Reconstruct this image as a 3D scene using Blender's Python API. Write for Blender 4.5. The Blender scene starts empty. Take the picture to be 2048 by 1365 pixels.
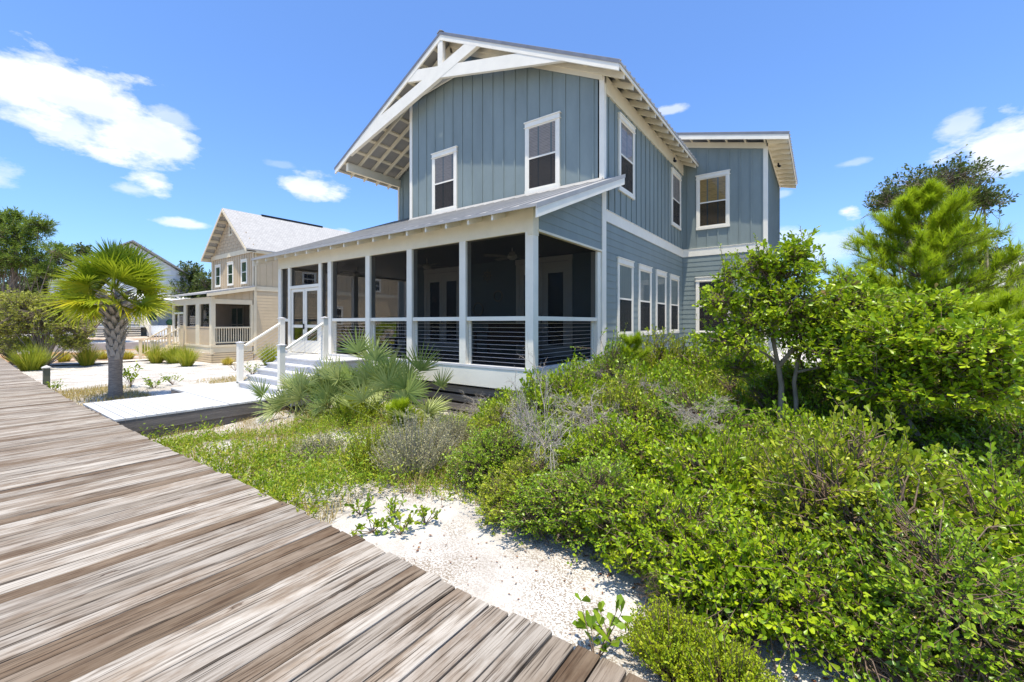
import bpy, math, random
import numpy as np
from mathutils import Vector

SC = bpy.context.scene
COL = SC.collection
# ------------------------------------------------------------------ camera
CZ = 1.65; YAW = math.radians(36.0); FPX = 850.0; CXP = 1024.0; HOR = 646.0
FW = np.array([-math.sin(YAW), math.cos(YAW), 0.]); RT = np.array([math.cos(YAW), math.sin(YAW), 0.]); UP = np.array([0, 0, 1.])
CAM = np.array([0, 0, CZ])
cd = bpy.data.cameras.new('camera'); cam = bpy.data.objects.new('camera', cd); COL.objects.link(cam)
cam.location = (0, 0, CZ); cam.rotation_euler = (math.radians(90), 0, YAW)
cd.sensor_width = 36; cd.lens = 36 * FPX / 2048; cd.shift_y = (HOR - 682.5) / 2048
cd.clip_start = .05; cd.clip_end = 3000
SC.camera = cam
def ray(px, py): return FW + RT * ((px - CXP) / FPX) + UP * ((HOR - py) / FPX)
def at_depth(px, py, d): return CAM + ray(px, py) * d

# ------------------------------------------------------------------ terrain height
def sstep(a, b, x):
    t = np.clip((x - a) / (b - a), 0, 1); return t * t * (3 - 2 * t)
def gz(x, y):
    x = np.asarray(x, float); y = np.asarray(y, float)
    z = -.32 - .29 * sstep(-17, -26, x) + .92 * sstep(-38, -57, x)
    z = z + .17 * sstep(-6, -2.5, x) * sstep(6.5, 3.2, y)
    z = z - .14 * sstep(-7.6, -9.2, x) * sstep(-12.5, -10, x) * sstep(4.6, 3.2, y)
    z = z + .035 * np.sin(x * 1.3 + y * .7) * np.sin(y * 1.1 - x * .4) + .02 * np.sin(x * 3.1 + 1) * np.sin(y * 2.7)
    z = z + .008 * np.sin(x * 9 + y * 3) * np.sin(y * 8 - x * 2)
    z = z - .15 * sstep(1.9, 1.2, y) * sstep(40, 30, np.abs(x))
    return z
def on_ground(px, py):
    d = ray(px, py); z = -.3; p = None
    for _ in range(12):
        p = CAM + d * ((z - CZ) / d[2]); z = float(gz(p[0], p[1]))
    return p

# ------------------------------------------------------------------ materials
def newmat(name):
    m = bpy.data.materials.new(name); m.use_nodes = True
    nt = m.node_tree; return m, nt, nt.nodes['Principled BSDF']
def N(nt, t, **kw):
    n = nt.nodes.new(t)
    for k, v in kw.items():
        if k.startswith('i_'):
            key = k[2:].replace('_', ' ')
            n.inputs[int(key) if key.isdigit() else key].default_value = v
        else: setattr(n, k, v)
    return n
def ramp(nt, stops):
    r = N(nt, 'ShaderNodeValToRGB'); e = r.color_ramp.elements
    while len(e) < len(stops): e.new(.5)
    for i, (p, c) in enumerate(stops):
        e[i].position = p; e[i].color = (*c, 1) if len(c) == 3 else c
    return r
def paint(name, col, rough=.5, var=.12, scale=3., bump=.15, bscale=40., stretch=(1, 1, 1), metallic=0., spec=.4):
    """painted or plain surface: mottled base colour plus fine relief"""
    m, nt, b = newmat(name); L = nt.links.new
    tc = N(nt, 'ShaderNodeTexCoord'); mp = N(nt, 'ShaderNodeMapping'); mp.inputs['Scale'].default_value = stretch
    L(tc.outputs['Object'], mp.inputs[0])
    n1 = N(nt, 'ShaderNodeTexNoise', i_Scale=scale, i_Detail=6., i_Roughness=.65); L(mp.outputs[0], n1.inputs['Vector'])
    c = np.array(col)
    r = ramp(nt, [(.3, tuple(c * (1 - var))), (.7, tuple(np.minimum(c * (1 + var), .95)))])
    L(n1.outputs[0], r.inputs[0]); L(r.outputs[0], b.inputs['Base Color'])
    n2 = N(nt, 'ShaderNodeTexNoise', i_Scale=bscale, i_Detail=4.); L(mp.outputs[0], n2.inputs['Vector'])
    bp = N(nt, 'ShaderNodeBump', i_Strength=bump, i_Distance=.01); L(n2.outputs[0], bp.inputs['Height']); L(bp.outputs[0], b.inputs['Normal'])
    b.inputs['Roughness'].default_value = rough; b.inputs['Metallic'].default_value = metallic
    b.inputs['Specular IOR Level'].default_value = spec
    return m
M = {}
M['siding'] = paint('blue_grey_siding', (.212, .250, .232), .55, .10, 1.6, .25, 60, (1, 1, .35))
M['white'] = paint('white_trim_paint', (.82, .76, .63), .5, .05, 2.5, .12, 50)
M['cream'] = paint('cream_beam_paint', (.76, .68, .51), .5, .06, 2.5, .12, 50)
M['whitewood'] = paint('white_step_paint', (.58, .565, .55), .5, .07, 5, .2, 60)
M['roofmetal'] = paint('galvanised_roof', (.36, .345, .32), .55, .12, 1.2, .05, 20, metallic=.1)
M['roofedge'] = paint('dark_metal_edge', (.20, .20, .21), .45, .15, 3, .05, 20, metallic=.3)
M['steel'] = paint('stainless_steel', (.55, .55, .55), .3, .05, 3, .0, 20, metallic=.9)
M['tan'] = paint('tan_siding', (.54, .41, .255), .6, .07, 1.5, .2, 50)
M['tanlight'] = paint('light_tan_siding', (.60, .465, .29), .6, .07, 1.5, .2, 50)
M['tantrim'] = paint('cream_trim', (.74, .62, .42), .55, .05, 2, .1, 50)
M['palewhite'] = paint('pale_white_siding', (.72, .72, .70), .55, .06, 1, .1, 40)
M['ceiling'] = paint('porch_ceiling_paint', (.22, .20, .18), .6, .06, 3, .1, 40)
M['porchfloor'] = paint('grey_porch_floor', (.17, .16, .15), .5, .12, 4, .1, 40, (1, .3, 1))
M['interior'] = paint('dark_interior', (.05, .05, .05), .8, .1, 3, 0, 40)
M['darkwood'] = paint('dark_brown_wood', (.10, .045, .025), .5, .2, 5, .1, 40, (1, 1, 4))
M['blackpaint'] = paint('black_paint', (.015, .015, .016), .4, .1, 5, .1, 40)
M['rope'] = paint('pale_rope', (.42, .34, .24), .8, .15, 20, .5, 200)
M['fanwood'] = paint('pale_fan_blade', (.45, .38, .28), .5, .1, 6, .1, 40)
M['curtain'] = paint('pale_curtain', (.36, .40, .36), .8, .1, 2, .3, 10, (6, 6, .3))  # grey-green reflection of the bay siding, put into the colour
M['darkroom'] = paint('dark_curtain', (.06, .055, .055), .8, .3, 2, .3, 10, (8, 8, .3))  # near-black colour stands in for the unlit room behind a window
M['bollard'] = paint('olive_metal', (.13, .13, .085), .5, .12, 6, .1, 60)
M['bark'] = paint('grey_bark', (.27, .215, .16), .9, .35, 14, .9, 40, (1, 1, .35))
M['twig'] = paint('dead_grey_twig', (.40, .35, .29), .9, .25, 20, .3, 80)
M['twigbrown'] = paint('brown_twig', (.19, .13, .085), .9, .3, 20, .3, 80)
M['redbark'] = paint('reddish_bark', (.26, .13, .075), .9, .35, 9, .9, 30, (1, 1, .4))
M['palmbark'] = paint('palm_trunk_fibre', (.25, .205, .165), .95, .45, 18, 1., 45, (.5, .5, 2.5))
M['boot'] = paint('palm_boot', (.36, .31, .255), .9, .3, 14, .8, 60, (3, 3, .6))
M['greywood'] = paint('weathered_side_board', (.16, .14, .125), .85, .4, 6, .7, 40, (.2, .2, 6))
M['concrete'] = paint('pale_concrete', (.52, .49, .44), .85, .12, 3, .3, 60)
M['stone'] = paint('grey_retaining_stone', (.24, .22, .20), .9, .25, 5, .6, 30)
M['pinebrown'] = paint('brown_cones', (.2, .1, .05), .9, .2, 6, .2, 60)

def blind_mat(name, col, freq=150., contrast=.45):
    m, nt, b = newmat(name); L = nt.links.new
    tc = N(nt, 'ShaderNodeTexCoord'); sp = N(nt, 'ShaderNodeSeparateXYZ'); L(tc.outputs['Object'], sp.inputs[0])
    w = N(nt, 'ShaderNodeMath', operation='MULTIPLY', i_1=freq); L(sp.outputs[2], w.inputs[0])
    s = N(nt, 'ShaderNodeMath', operation='SINE'); L(w.outputs[0], s.inputs[0])
    a = N(nt, 'ShaderNodeMath', operation='MULTIPLY_ADD', i_1=.5, i_2=.5); L(s.outputs[0], a.inputs[0])
    n1 = N(nt, 'ShaderNodeTexNoise', i_Scale=9., i_Detail=5.); mp = N(nt, 'ShaderNodeMapping'); mp.inputs['Scale'].default_value = (.4, .4, 9)
    L(tc.outputs['Object'], mp.inputs[0]); L(mp.outputs[0], n1.inputs['Vector'])
    mx = N(nt, 'ShaderNodeMath', operation='ADD'); mu = N(nt, 'ShaderNodeMath', operation='MULTIPLY', i_1=.35)
    L(a.outputs[0], mu.inputs[0]); L(mu.outputs[0], mx.inputs[0]); L(n1.outputs[0], mx.inputs[1])
    c = np.array(col); r = ramp(nt, [(.35, tuple(c * (1 - contrast))), (.95, tuple(c * (1 + contrast * .6)))])
    L(mx.outputs[0], r.inputs[0]); L(r.outputs[0], b.inputs['Base Color']); b.inputs['Roughness'].default_value = .8
    return m
M['blind'] = blind_mat('woven_brown_blind', (.52, .42, .34))
M['bamboo'] = blind_mat('bamboo_blind', (.62, .38, .13), 130, .5)
M['green_blind'] = blind_mat('green_shade', (.04, .12, .05), 40, .2)

def glass_mat():
    m, nt, b = newmat('window_glass'); L = nt.links.new
    out = nt.nodes['Material Output']; nt.nodes.remove(b)
    fr = N(nt, 'ShaderNodeFresnel', i_IOR=1.45); tr = N(nt, 'ShaderNodeBsdfTransparent'); tr.inputs[0].default_value = (.96, .97, .965, 1)
    gl = N(nt, 'ShaderNodeBsdfGlossy', i_Roughness=.02); mx = N(nt, 'ShaderNodeMixShader')
    mul = N(nt, 'ShaderNodeMath', operation='MULTIPLY_ADD', i_1=.9, i_2=.0); mul.use_clamp = True
    L(fr.outputs[0], mul.inputs[0]); L(mul.outputs[0], mx.inputs[0]); L(tr.outputs[0], mx.inputs[1]); L(gl.outputs[0], mx.inputs[2]); L(mx.outputs[0], out.inputs[0])
    return m
M['glass'] = glass_mat()
def screen_mat(name, fac, col=(.012, .012, .012)):
    m, nt, b = newmat(name); L = nt.links.new
    out = nt.nodes['Material Output']; nt.nodes.remove(b)
    tr = N(nt, 'ShaderNodeBsdfTransparent'); df = N(nt, 'ShaderNodeBsdfDiffuse'); df.inputs[0].default_value = (*col, 1)
    mx = N(nt, 'ShaderNodeMixShader', i_Fac=fac); L(tr.outputs[0], mx.inputs[1]); L(df.outputs[0], mx.inputs[2]); L(mx.outputs[0], out.inputs[0])
    return m
M['screen'] = screen_mat('fine_insect_screen', .43, (.014, .013, .012))
M['wscreen'] = screen_mat('window_insect_screen', .38, (.05, .045, .04))
M['screenfar'] = screen_mat('sheer_insect_screen', .2, (.01, .009, .008))

def leaf_mat(name, cols, rough=.38, trans=.32, tcol=(.32, .42, .02), spec=.3):
    m, nt, b = newmat(name); L = nt.links.new; out = nt.nodes['Material Output']
    at = N(nt, 'ShaderNodeAttribute', attribute_name='rnd')
    r = ramp(nt, [(i / (len(cols) - 1), c) for i, c in enumerate(cols)]); L(at.outputs['Fac'], r.inputs[0])
    L(r.outputs[0], b.inputs['Base Color']); b.inputs['Roughness'].default_value = rough; b.inputs['Specular IOR Level'].default_value = spec
    tl = N(nt, 'ShaderNodeBsdfTranslucent'); mc = N(nt, 'ShaderNodeMix', data_type='RGBA', blend_type='MIX', i_0=.5)
    mc.inputs[7].default_value = (*tcol, 1); L(r.outputs[0], mc.inputs[6]); L(mc.outputs[2], tl.inputs[0])
    mx = N(nt, 'ShaderNodeMixShader', i_Fac=trans); L(b.outputs[0], mx.inputs[1]); L(tl.outputs[0], mx.inputs[2]); L(mx.outputs[0], out.inputs[0])
    return m
M['oakleaf'] = leaf_mat('glossy_oak_leaf', [(0.096, 0.176, 0.007), (0.171, 0.285, 0.01), (0.273, 0.406, 0.013), (0.476, 0.57, 0.018), (0.113, 0.201, 0.009), (0.276, 0.178, 0.054)], .33)
M['oakdull'] = leaf_mat('dull_oak_leaf', [(0.122, 0.152, 0.02), (0.22, 0.247, 0.027), (0.365, 0.361, 0.045), (0.537, 0.437, 0.062)], .55, .3, (.25, .3, .05))
M['deepleaf'] = leaf_mat('deep_green_oak_leaf', [(0.065, 0.13, 0.008), (0.124, 0.234, 0.012), (0.208, 0.338, 0.016), (0.377, 0.494, 0.03), (0.091, 0.169, 0.01), (0.286, 0.182, 0.05)], .3, .26)
M['limeleaf'] = leaf_mat('lime_oak_leaf', [(0.105, 0.158, 0.009), (0.189, 0.263, 0.013), (0.294, 0.367, 0.018), (0.483, 0.504, 0.036), (0.137, 0.189, 0.011), (0.315, 0.21, 0.063)], .4, .34)
M['lightoak'] = leaf_mat('light_olive_leaf', [(0.171, 0.208, 0.029), (0.294, 0.312, 0.043), (0.435, 0.431, 0.067), (0.559, 0.505, 0.106)], .55, .35, (.35, .38, .06))
M['darkleaf'] = leaf_mat('dark_oak_leaf', [(0.043, 0.067, 0.016), (0.076, 0.111, 0.023), (0.126, 0.164, 0.035), (0.186, 0.208, 0.058)], .5, .22, (.12, .18, .03))
M['pineneedle'] = leaf_mat('bright_pine_needle', [(0.158, 0.248, 0.007), (0.262, 0.372, 0.01), (0.393, 0.484, 0.014), (0.498, 0.564, 0.028)], .45, .4, (.4, .55, .03))
M['darkneedle'] = leaf_mat('dark_pine_needle', [(0.073, 0.12, 0.017), (0.126, 0.203, 0.024), (0.233, 0.315, 0.036), (0.359, 0.406, 0.059)], .5, .3, (.2, .28, .04))
M['heath'] = leaf_mat('heath_leaf', [(0.2, 0.286, 0.008), (0.309, 0.405, 0.011), (0.433, 0.51, 0.019), (0.509, 0.496, 0.031)], .5, .35, (.4, .45, .03))
M['rosemary'] = leaf_mat('rosemary_leaf', [(0.188, 0.198, 0.083), (0.319, 0.306, 0.143), (0.45, 0.414, 0.21), (0.562, 0.486, 0.27)], .7, .2, (.25, .26, .12))
M['palmleaf'] = leaf_mat('palm_leaf', [(0.094, 0.169, 0.008), (0.171, 0.263, 0.011), (0.307, 0.379, 0.016), (0.579, 0.495, 0.019), (0.63, 0.524, 0.025)], .35, .38, (.42, .46, .03))
M['sawpalm'] = leaf_mat('saw_palmetto_leaf', [(0.146, 0.215, 0.048), (0.249, 0.314, 0.081), (0.395, 0.442, 0.146), (0.465, 0.51, 0.195), (0.465, 0.428, 0.081)], .38, .25, (.3, .36, .12))
M['grassblade'] = leaf_mat('grass_blade', [(0.155, 0.218, 0.013), (0.291, 0.343, 0.021), (0.466, 0.453, 0.038), (0.699, 0.468, 0.091)], .5, .35, (.35, .4, .05))
M['drygrass'] = leaf_mat('dry_grass', [(0.221, 0.165, 0.045), (0.348, 0.261, 0.081), (0.506, 0.358, 0.142), (0.253, 0.275, 0.05)], .7, .3, (.35, .3, .12))
M['cover'] = leaf_mat('ground_cover_leaf', [(0.091, 0.167, 0.007), (0.159, 0.261, 0.011), (0.251, 0.353, 0.016), (0.364, 0.396, 0.026), (0.478, 0.437, 0.032)], .42, .35, (.4, .5, .04))
M['litter'] = leaf_mat('fallen_leaf', [(.14, .06, .03), (.22, .10, .05), (.30, .16, .08), (.20, .13, .08)], .8, .1, (.3, .15, .06))

def sand_mat():
    m, nt, b = newmat('white_sand'); L = nt.links.new
    g = N(nt, 'ShaderNodeNewGeometry'); pos = g.outputs['Position']
    n1 = N(nt, 'ShaderNodeTexNoise', i_Scale=1.4, i_Detail=8., i_Roughness=.7); L(pos, n1.inputs['Vector'])
    base = ramp(nt, [(.30, (.40, .36, .31)), (.48, (.56, .52, .46)), (.66, (.74, .715, .665))]); L(n1.outputs[0], base.inputs[0])
    # dark organic specks (leaf crumbs), in patches
    n2 = N(nt, 'ShaderNodeTexNoise', i_Scale=75., i_Detail=4., i_Roughness=.6); L(pos, n2.inputs['Vector'])
    sp = ramp(nt, [(.47, (0, 0, 0)), (.56, (1, 1, 1))]); L(n2.outputs[0], sp.inputs[0])
    n3 = N(nt, 'ShaderNodeTexNoise', i_Scale=1.1, i_Detail=4.); L(pos, n3.inputs['Vector'])
    pt = ramp(nt, [(.40, (.2, .2, .2)), (.56, (1, 1, 1))]); L(n3.outputs[0], pt.inputs[0])
    mu = N(nt, 'ShaderNodeMath', operation='MULTIPLY'); L(sp.outputs[0], mu.inputs[0]); L(pt.outputs[0], mu.inputs[1])
    mx = N(nt, 'ShaderNodeMix', data_type='RGBA'); L(mu.outputs[0], mx.inputs[0]); L(base.outputs[0], mx.inputs[6]); mx.inputs[7].default_value = (.27, .22, .165, 1)
    # brown pine straw, far left and among the trees
    sx = N(nt, 'ShaderNodeSeparateXYZ'); L(pos, sx.inputs[0])
    mr = N(nt, 'ShaderNodeMapRange', i_1=-33., i_2=-37.); L(sx.outputs[0], mr.inputs[0])
    mr2 = N(nt, 'ShaderNodeMapRange', i_1=-56., i_2=-50.); L(sx.outputs[0], mr2.inputs[0])
    n4 = N(nt, 'ShaderNodeTexNoise', i_Scale=.35, i_Detail=4.); L(pos, n4.inputs['Vector'])
    r4 = ramp(nt, [(.38, (0, 0, 0)), (.5, (1, 1, 1))]); L(n4.outputs[0], r4.inputs[0])
    m1 = N(nt, 'ShaderNodeMath', operation='MULTIPLY'); L(mr.outputs[0], m1.inputs[0]); L(mr2.outputs[0], m1.inputs[1])
    m2 = N(nt, 'ShaderNodeMath', operation='MULTIPLY'); L(m1.outputs[0], m2.inputs[0]); L(r4.outputs[0], m2.inputs[1])
    st = ramp(nt, [(.3, (.22, .11, .05)), (.7, (.46, .28, .14))]); L(n2.outputs[0], st.inputs[0])
    mx2 = N(nt, 'ShaderNodeMix', data_type='RGBA'); L(m2.outputs[0], mx2.inputs[0]); L(mx.outputs[2], mx2.inputs[6]); L(st.outputs[0], mx2.inputs[7])
    # scrub colour beyond the lots
    vl = N(nt, 'ShaderNodeVectorMath', operation='LENGTH'); L(pos, vl.inputs[0])
    mr3 = N(nt, 'ShaderNodeMapRange', i_1=75., i_2=95.); L(vl.outputs['Value'], mr3.inputs[0])
    mx3 = N(nt, 'ShaderNodeMix', data_type='RGBA'); L(mr3.outputs[0], mx3.inputs[0]); L(mx2.outputs[2], mx3.inputs[6]); mx3.inputs[7].default_value = (.12, .14, .06, 1)
    L(mx3.outputs[2], b.inputs['Base Color']); b.inputs['Roughness'].default_value = .95; b.inputs['Specular IOR Level'].default_value = .1
    nb = N(nt, 'ShaderNodeTexNoise', i_Scale=26., i_Detail=6., i_Roughness=.7); L(pos, nb.inputs['Vector'])
    bp = N(nt, 'ShaderNodeBump', i_Strength=.7, i_Distance=.03); L(nb.outputs[0], bp.inputs['Height']); L(bp.outputs[0], b.inputs['Normal'])
    return m
M['sand'] = sand_mat()

def plank_mat(name, weathered=True):
    """old boards: each board has its own value in the 'rnd' attribute; grain runs along Y (weathered) or X"""
    m, nt, b = newmat(name); L = nt.links.new
    at = N(nt, 'ShaderNodeAttribute', attribute_name='rnd'); g = N(nt, 'ShaderNodeNewGeometry')
    cb = N(nt, 'ShaderNodeCombineXYZ'); mo = N(nt, 'ShaderNodeMath', operation='MULTIPLY', i_1=913.); L(at.outputs['Fac'], mo.inputs[0])
    L(mo.outputs[0], cb.inputs[0]); L(mo.outputs[0], cb.inputs[1])
    ad = N(nt, 'ShaderNodeVectorMath', operation='ADD'); L(g.outputs['Position'], ad.inputs[0]); L(cb.outputs[0], ad.inputs[1])
    def tex(scale, st, det=6., rough=.65, dist=0.):
        mp = N(nt, 'ShaderNodeMapping'); mp.inputs['Scale'].default_value = st; L(ad.outputs[0], mp.inputs[0])
        n = N(nt, 'ShaderNodeTexNoise', i_Scale=scale, i_Detail=det, i_Roughness=rough, i_Distortion=dist); L(mp.outputs[0], n.inputs['Vector']); return n
    if weathered:
        # warp so grain swirls a little round knots
        kn = N(nt, 'ShaderNodeTexVoronoi', i_Scale=2.2); mpk = N(nt, 'ShaderNodeMapping'); mpk.inputs['Scale'].default_value = (3., 1., 1.)
        L(ad.outputs[0], mpk.inputs[0]); L(mpk.outputs[0], kn.inputs['Vector'])
        kr = ramp(nt, [(.0, (1, 1, 1)), (.10, (.25, .25, .25)), (.2, (0, 0, 0))]); L(kn.outputs['Distance'], kr.inputs[0])
        ks = N(nt, 'ShaderNodeMath', operation='MULTIPLY', i_1=.035); L(kr.outputs[0], ks.inputs[0])
        kc = N(nt, 'ShaderNodeCombineXYZ'); L(ks.outputs[0], kc.inputs[0]); ad2 = N(nt, 'ShaderNodeVectorMath', operation='ADD'); L(ad.outputs[0], ad2.inputs[0]); L(kc.outputs[0], ad2.inputs[1]); ad = ad2
        fine = tex(75., (1., .02, .3), 3., .55); med = tex(38., (1., .04, .3), 4., .6); big = tex(5., (1., .25, .3), 5., .7)
        # tone per board
        br = ramp(nt, [(0., (0.126, 0.087, 0.053)), (.05, (0.193, 0.140, 0.092)), (.09, (0.257, 0.217, 0.170)), (.25, (0.319, 0.280, 0.231)), (.45, (0.378, 0.337, 0.281)), (.62, (0.426, 0.381, 0.318)), (.8, (0.329, 0.284, 0.231)), (.92, (0.275, 0.227, 0.175)), (1., (0.213, 0.163, 0.115))])
        L(at.outputs['Fac'], br.inputs[0])
        mdr = ramp(nt, [(.35, (.58, .54, .50)), (.44, (.88, .865, .85)), (.52, (1.0, .99, .98)), (.66, (1.05, 1.05, 1.05))]); L(med.outputs[0], mdr.inputs[0])
        m1 = N(nt, 'ShaderNodeMix', data_type='RGBA', blend_type='MULTIPLY', i_0=1.); L(br.outputs[0], m1.inputs[6]); L(mdr.outputs[0], m1.inputs[7])
        fr = ramp(nt, [(.375, (.14, .12, .10)), (.415, (.66, .63, .60)), (.46, (.98, .98, .98)), (.65, (1.06, 1.06, 1.06))]); L(fine.outputs[0], fr.inputs[0])
        m2 = N(nt, 'ShaderNodeMix', data_type='RGBA', blend_type='MULTIPLY', i_0=.85); L(m1.outputs[2], m2.inputs[6]); L(fr.outputs[0], m2.inputs[7])
        bgr = ramp(nt, [(.38, (.52, .42, .33)), (.54, (1, 1, 1))]); L(big.outputs[0], bgr.inputs[0])
        m3 = N(nt, 'ShaderNodeMix', data_type='RGBA', blend_type='MULTIPLY', i_0=.8); L(m2.outputs[2], m3.inputs[6]); L(bgr.outputs[0], m3.inputs[7])
        kk = ramp(nt, [(.0, (.22, .15, .10)), (.07, (.42, .33, .27)), (.11, (1, 1, 1))]); L(kn.outputs['Distance'], kk.inputs[0])
        m4 = N(nt, 'ShaderNodeMix', data_type='RGBA', blend_type='MULTIPLY', i_0=.75); L(m3.outputs[2], m4.inputs[6]); L(kk.outputs[0], m4.inputs[7])
        L(m4.outputs[2], b.inputs['Base Color'])
        bp = N(nt, 'ShaderNodeBump', i_Strength=.9, i_Distance=.006); L(fine.outputs[0], bp.inputs['Height'])
        bp2 = N(nt, 'ShaderNodeBump', i_Strength=.6, i_Distance=.012); L(med.outputs[0], bp2.inputs['Height']); L(bp.outputs[0], bp2.inputs['Normal']); L(bp2.outputs[0], b.inputs['Normal'])
        b.inputs['Roughness'].default_value = .8; b.inputs['Specular IOR Level'].default_value = .25
    else:
        fine = tex(20., (.3, 5., 1.)); br = ramp(nt, [(0., (.50, .49, .47)), (1., (.62, .61, .59))]); L(at.outputs['Fac'], br.inputs[0])
        fr = ramp(nt, [(.3, (.8, .78, .76)), (.55, (1, 1, 1))]); L(fine.outputs[0], fr.inputs[0])
        m2 = N(nt, 'ShaderNodeMix', data_type='RGBA', blend_type='MULTIPLY', i_0=.6); L(br.outputs[0], m2.inputs[6]); L(fr.outputs[0], m2.inputs[7])
        L(m2.outputs[2], b.inputs['Base Color']); b.inputs['Roughness'].default_value = .6
        bp = N(nt, 'ShaderNodeBump', i_Strength=.4, i_Distance=.005); L(fine.outputs[0], bp.inputs['Height']); L(bp.outputs[0], b.inputs['Normal'])
    return m
M['plank'] = plank_mat('weathered_plank'); M['whiteplank'] = plank_mat('white_deck_plank', False)

def shingle_mat():
    m, nt, b = newmat('pale_shingles'); L = nt.links.new
    tc = N(nt, 'ShaderNodeTexCoord'); mp = N(nt, 'ShaderNodeMapping'); mp.inputs['Scale'].default_value = (1, 1, 1.6)
    sp = N(nt, 'ShaderNodeSeparateXYZ'); L(tc.outputs['Object'], sp.inputs[0]); cb = N(nt, 'ShaderNodeCombineXYZ'); L(sp.outputs[1], cb.inputs[0]); L(sp.outputs[2], cb.inputs[1])
    bk = N(nt, 'ShaderNodeTexBrick', i_Scale=3.2); bk.inputs['Color1'].default_value = (.47, .445, .405, 1); bk.inputs['Color2'].default_value = (.38, .36, .33, 1); bk.inputs['Mortar'].default_value = (.27, .265, .26, 1)
    bk.inputs['Mortar Size'].default_value = .03; L(cb.outputs[0], bk.inputs['Vector']); L(bk.outputs[0], b.inputs['Base Color']); b.inputs['Roughness'].default_value = .9
    return m
M['shingle'] = shingle_mat()

# ------------------------------------------------------------------ objects
ORG = {}
def tag(o, label=None, cat=None, group=None, kind=None):
    if label: o['label'] = label
    if cat: o['category'] = cat
    if group: o['group'] = group
    if kind: o['kind'] = kind
    return o
def thing(name, loc, label, cat, group=None):
    o = bpy.data.objects.new(name, None); COL.objects.link(o); o.location = loc; o.empty_display_size = .3
    ORG[o.name] = np.array(loc, float); return tag(o, label, cat, group)
def link_mesh(name, me, mats, parent=None, org=None):
    o = bpy.data.objects.new(name, me); COL.objects.link(o)
    for m in (mats if isinstance(mats, (list, tuple)) else [mats]): me.materials.append(m)
    if parent is not None:
        o.parent = parent; ORG[o.name] = ORG[parent.name]
    else:
        og = np.zeros(3) if org is None else np.array(org, float); o.location = og; ORG[o.name] = og
    return o
class MB:
    """collects closed boxes, prisms and tubes, then links them as one mesh"""
    def __init__(s): s.v = []; s.f = []; s.r = []
    def add(s, vs, fs, rnd=.5):
        n = len(s.v); s.v += [tuple(map(float, p)) for p in vs]; s.f += [tuple(i + n for i in f) for f in fs]; s.r += [rnd] * len(vs)
    def box(s, x0, x1, y0, y1, z0, z1, rnd=.5):
        s.add([(x0, y0, z0), (x1, y0, z0), (x1, y1, z0), (x0, y1, z0), (x0, y0, z1), (x1, y0, z1), (x1, y1, z1), (x0, y1, z1)],
              [(0, 3, 2, 1), (4, 5, 6, 7), (0, 1, 5, 4), (1, 2, 6, 5), (2, 3, 7, 6), (3, 0, 4, 7)], rnd)
    def prism(s, pts, ext):
        """closed prism: ring of 3-D points extruded by vector ext"""
        n = len(pts); p = [np.array(q, float) for q in pts]; e = np.array(ext, float)
        s.add(p + [q + e for q in p], [tuple(range(n))[::-1], tuple(range(n, 2 * n))] + [(i, (i + 1) % n, n + (i + 1) % n, n + i) for i in range(n)])
    def beam(s, p0, p1, w, h, side=None):
        """rectangular bar p0->p1; w along 'side', h along the third axis"""
        p0 = np.array(p0, float); p1 = np.array(p1, float); d = p1 - p0; d /= np.linalg.norm(d)
        a = np.array([0, 0, 1.]) if side is None else np.array(side, float)
        if side is None: a = np.cross(d, a); 
        if np.linalg.norm(a) < 1e-6: a = np.array([1., 0, 0])
        a = a - d * (a @ d); a /= np.linalg.norm(a); b = np.cross(d, a)
        q = [a * (w / 2) * i + b * (h / 2) * j for i, j in ((-1, -1), (1, -1), (1, 1), (-1, 1))]
        s.prism([p0 + k for k in q], p1 - p0)
    def tube(s, pts, rad, n=8, rnd=.5):
        pts = [np.array(p, float) for p in pts]; rad = rad if isinstance(rad, (list, tuple)) else [rad] * len(pts)
        V = []; 
        for i, p in enumerate(pts):
            d = pts[min(i + 1, len(pts) - 1)] - pts[max(i - 1, 0)]; d /= np.linalg.norm(d)
            a = np.cross(d, (0, 0, 1.) if abs(d[2]) < .9 else (1., 0, 0)); a /= np.linalg.norm(a); b = np.cross(d, a)
            for k in range(n):
                t = 2 * math.pi * k / n; V.append(p + (a * math.cos(t) + b * math.sin(t)) * rad[i])
        F = []
        for i in range(len(pts) - 1):
            for k in range(n): F.append((i * n + k, i * n + (k + 1) % n, (i + 1) * n + (k + 1) % n, (i + 1) * n + k))
        F += [tuple(range(n))[::-1], tuple(range((len(pts) - 1) * n, len(pts) * n))]
        s.add(V, F, rnd)
    def build(s, name, mat, parent=None, smooth=False, bevel=0, org=None):
        me = bpy.data.meshes.new(name)
        o0 = ORG[parent.name] if parent is not None else (np.zeros(3) if org is None else np.array(org, float))
        me.from_pydata([tuple(np.array(v) - o0) for v in s.v], [], s.f)
        a = me.attributes.new('rnd', 'FLOAT', 'POINT'); a.data.foreach_set('value', s.r)
        if smooth: me.polygons.foreach_set('use_smooth', [True] * len(me.polygons))
        o = link_mesh(name, me, mat, parent, org)
        if bevel:
            b = o.modifiers.new('bevel', 'BEVEL'); b.width = bevel; b.segments = 2; b.limit_method = 'ANGLE'
        return o
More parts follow.
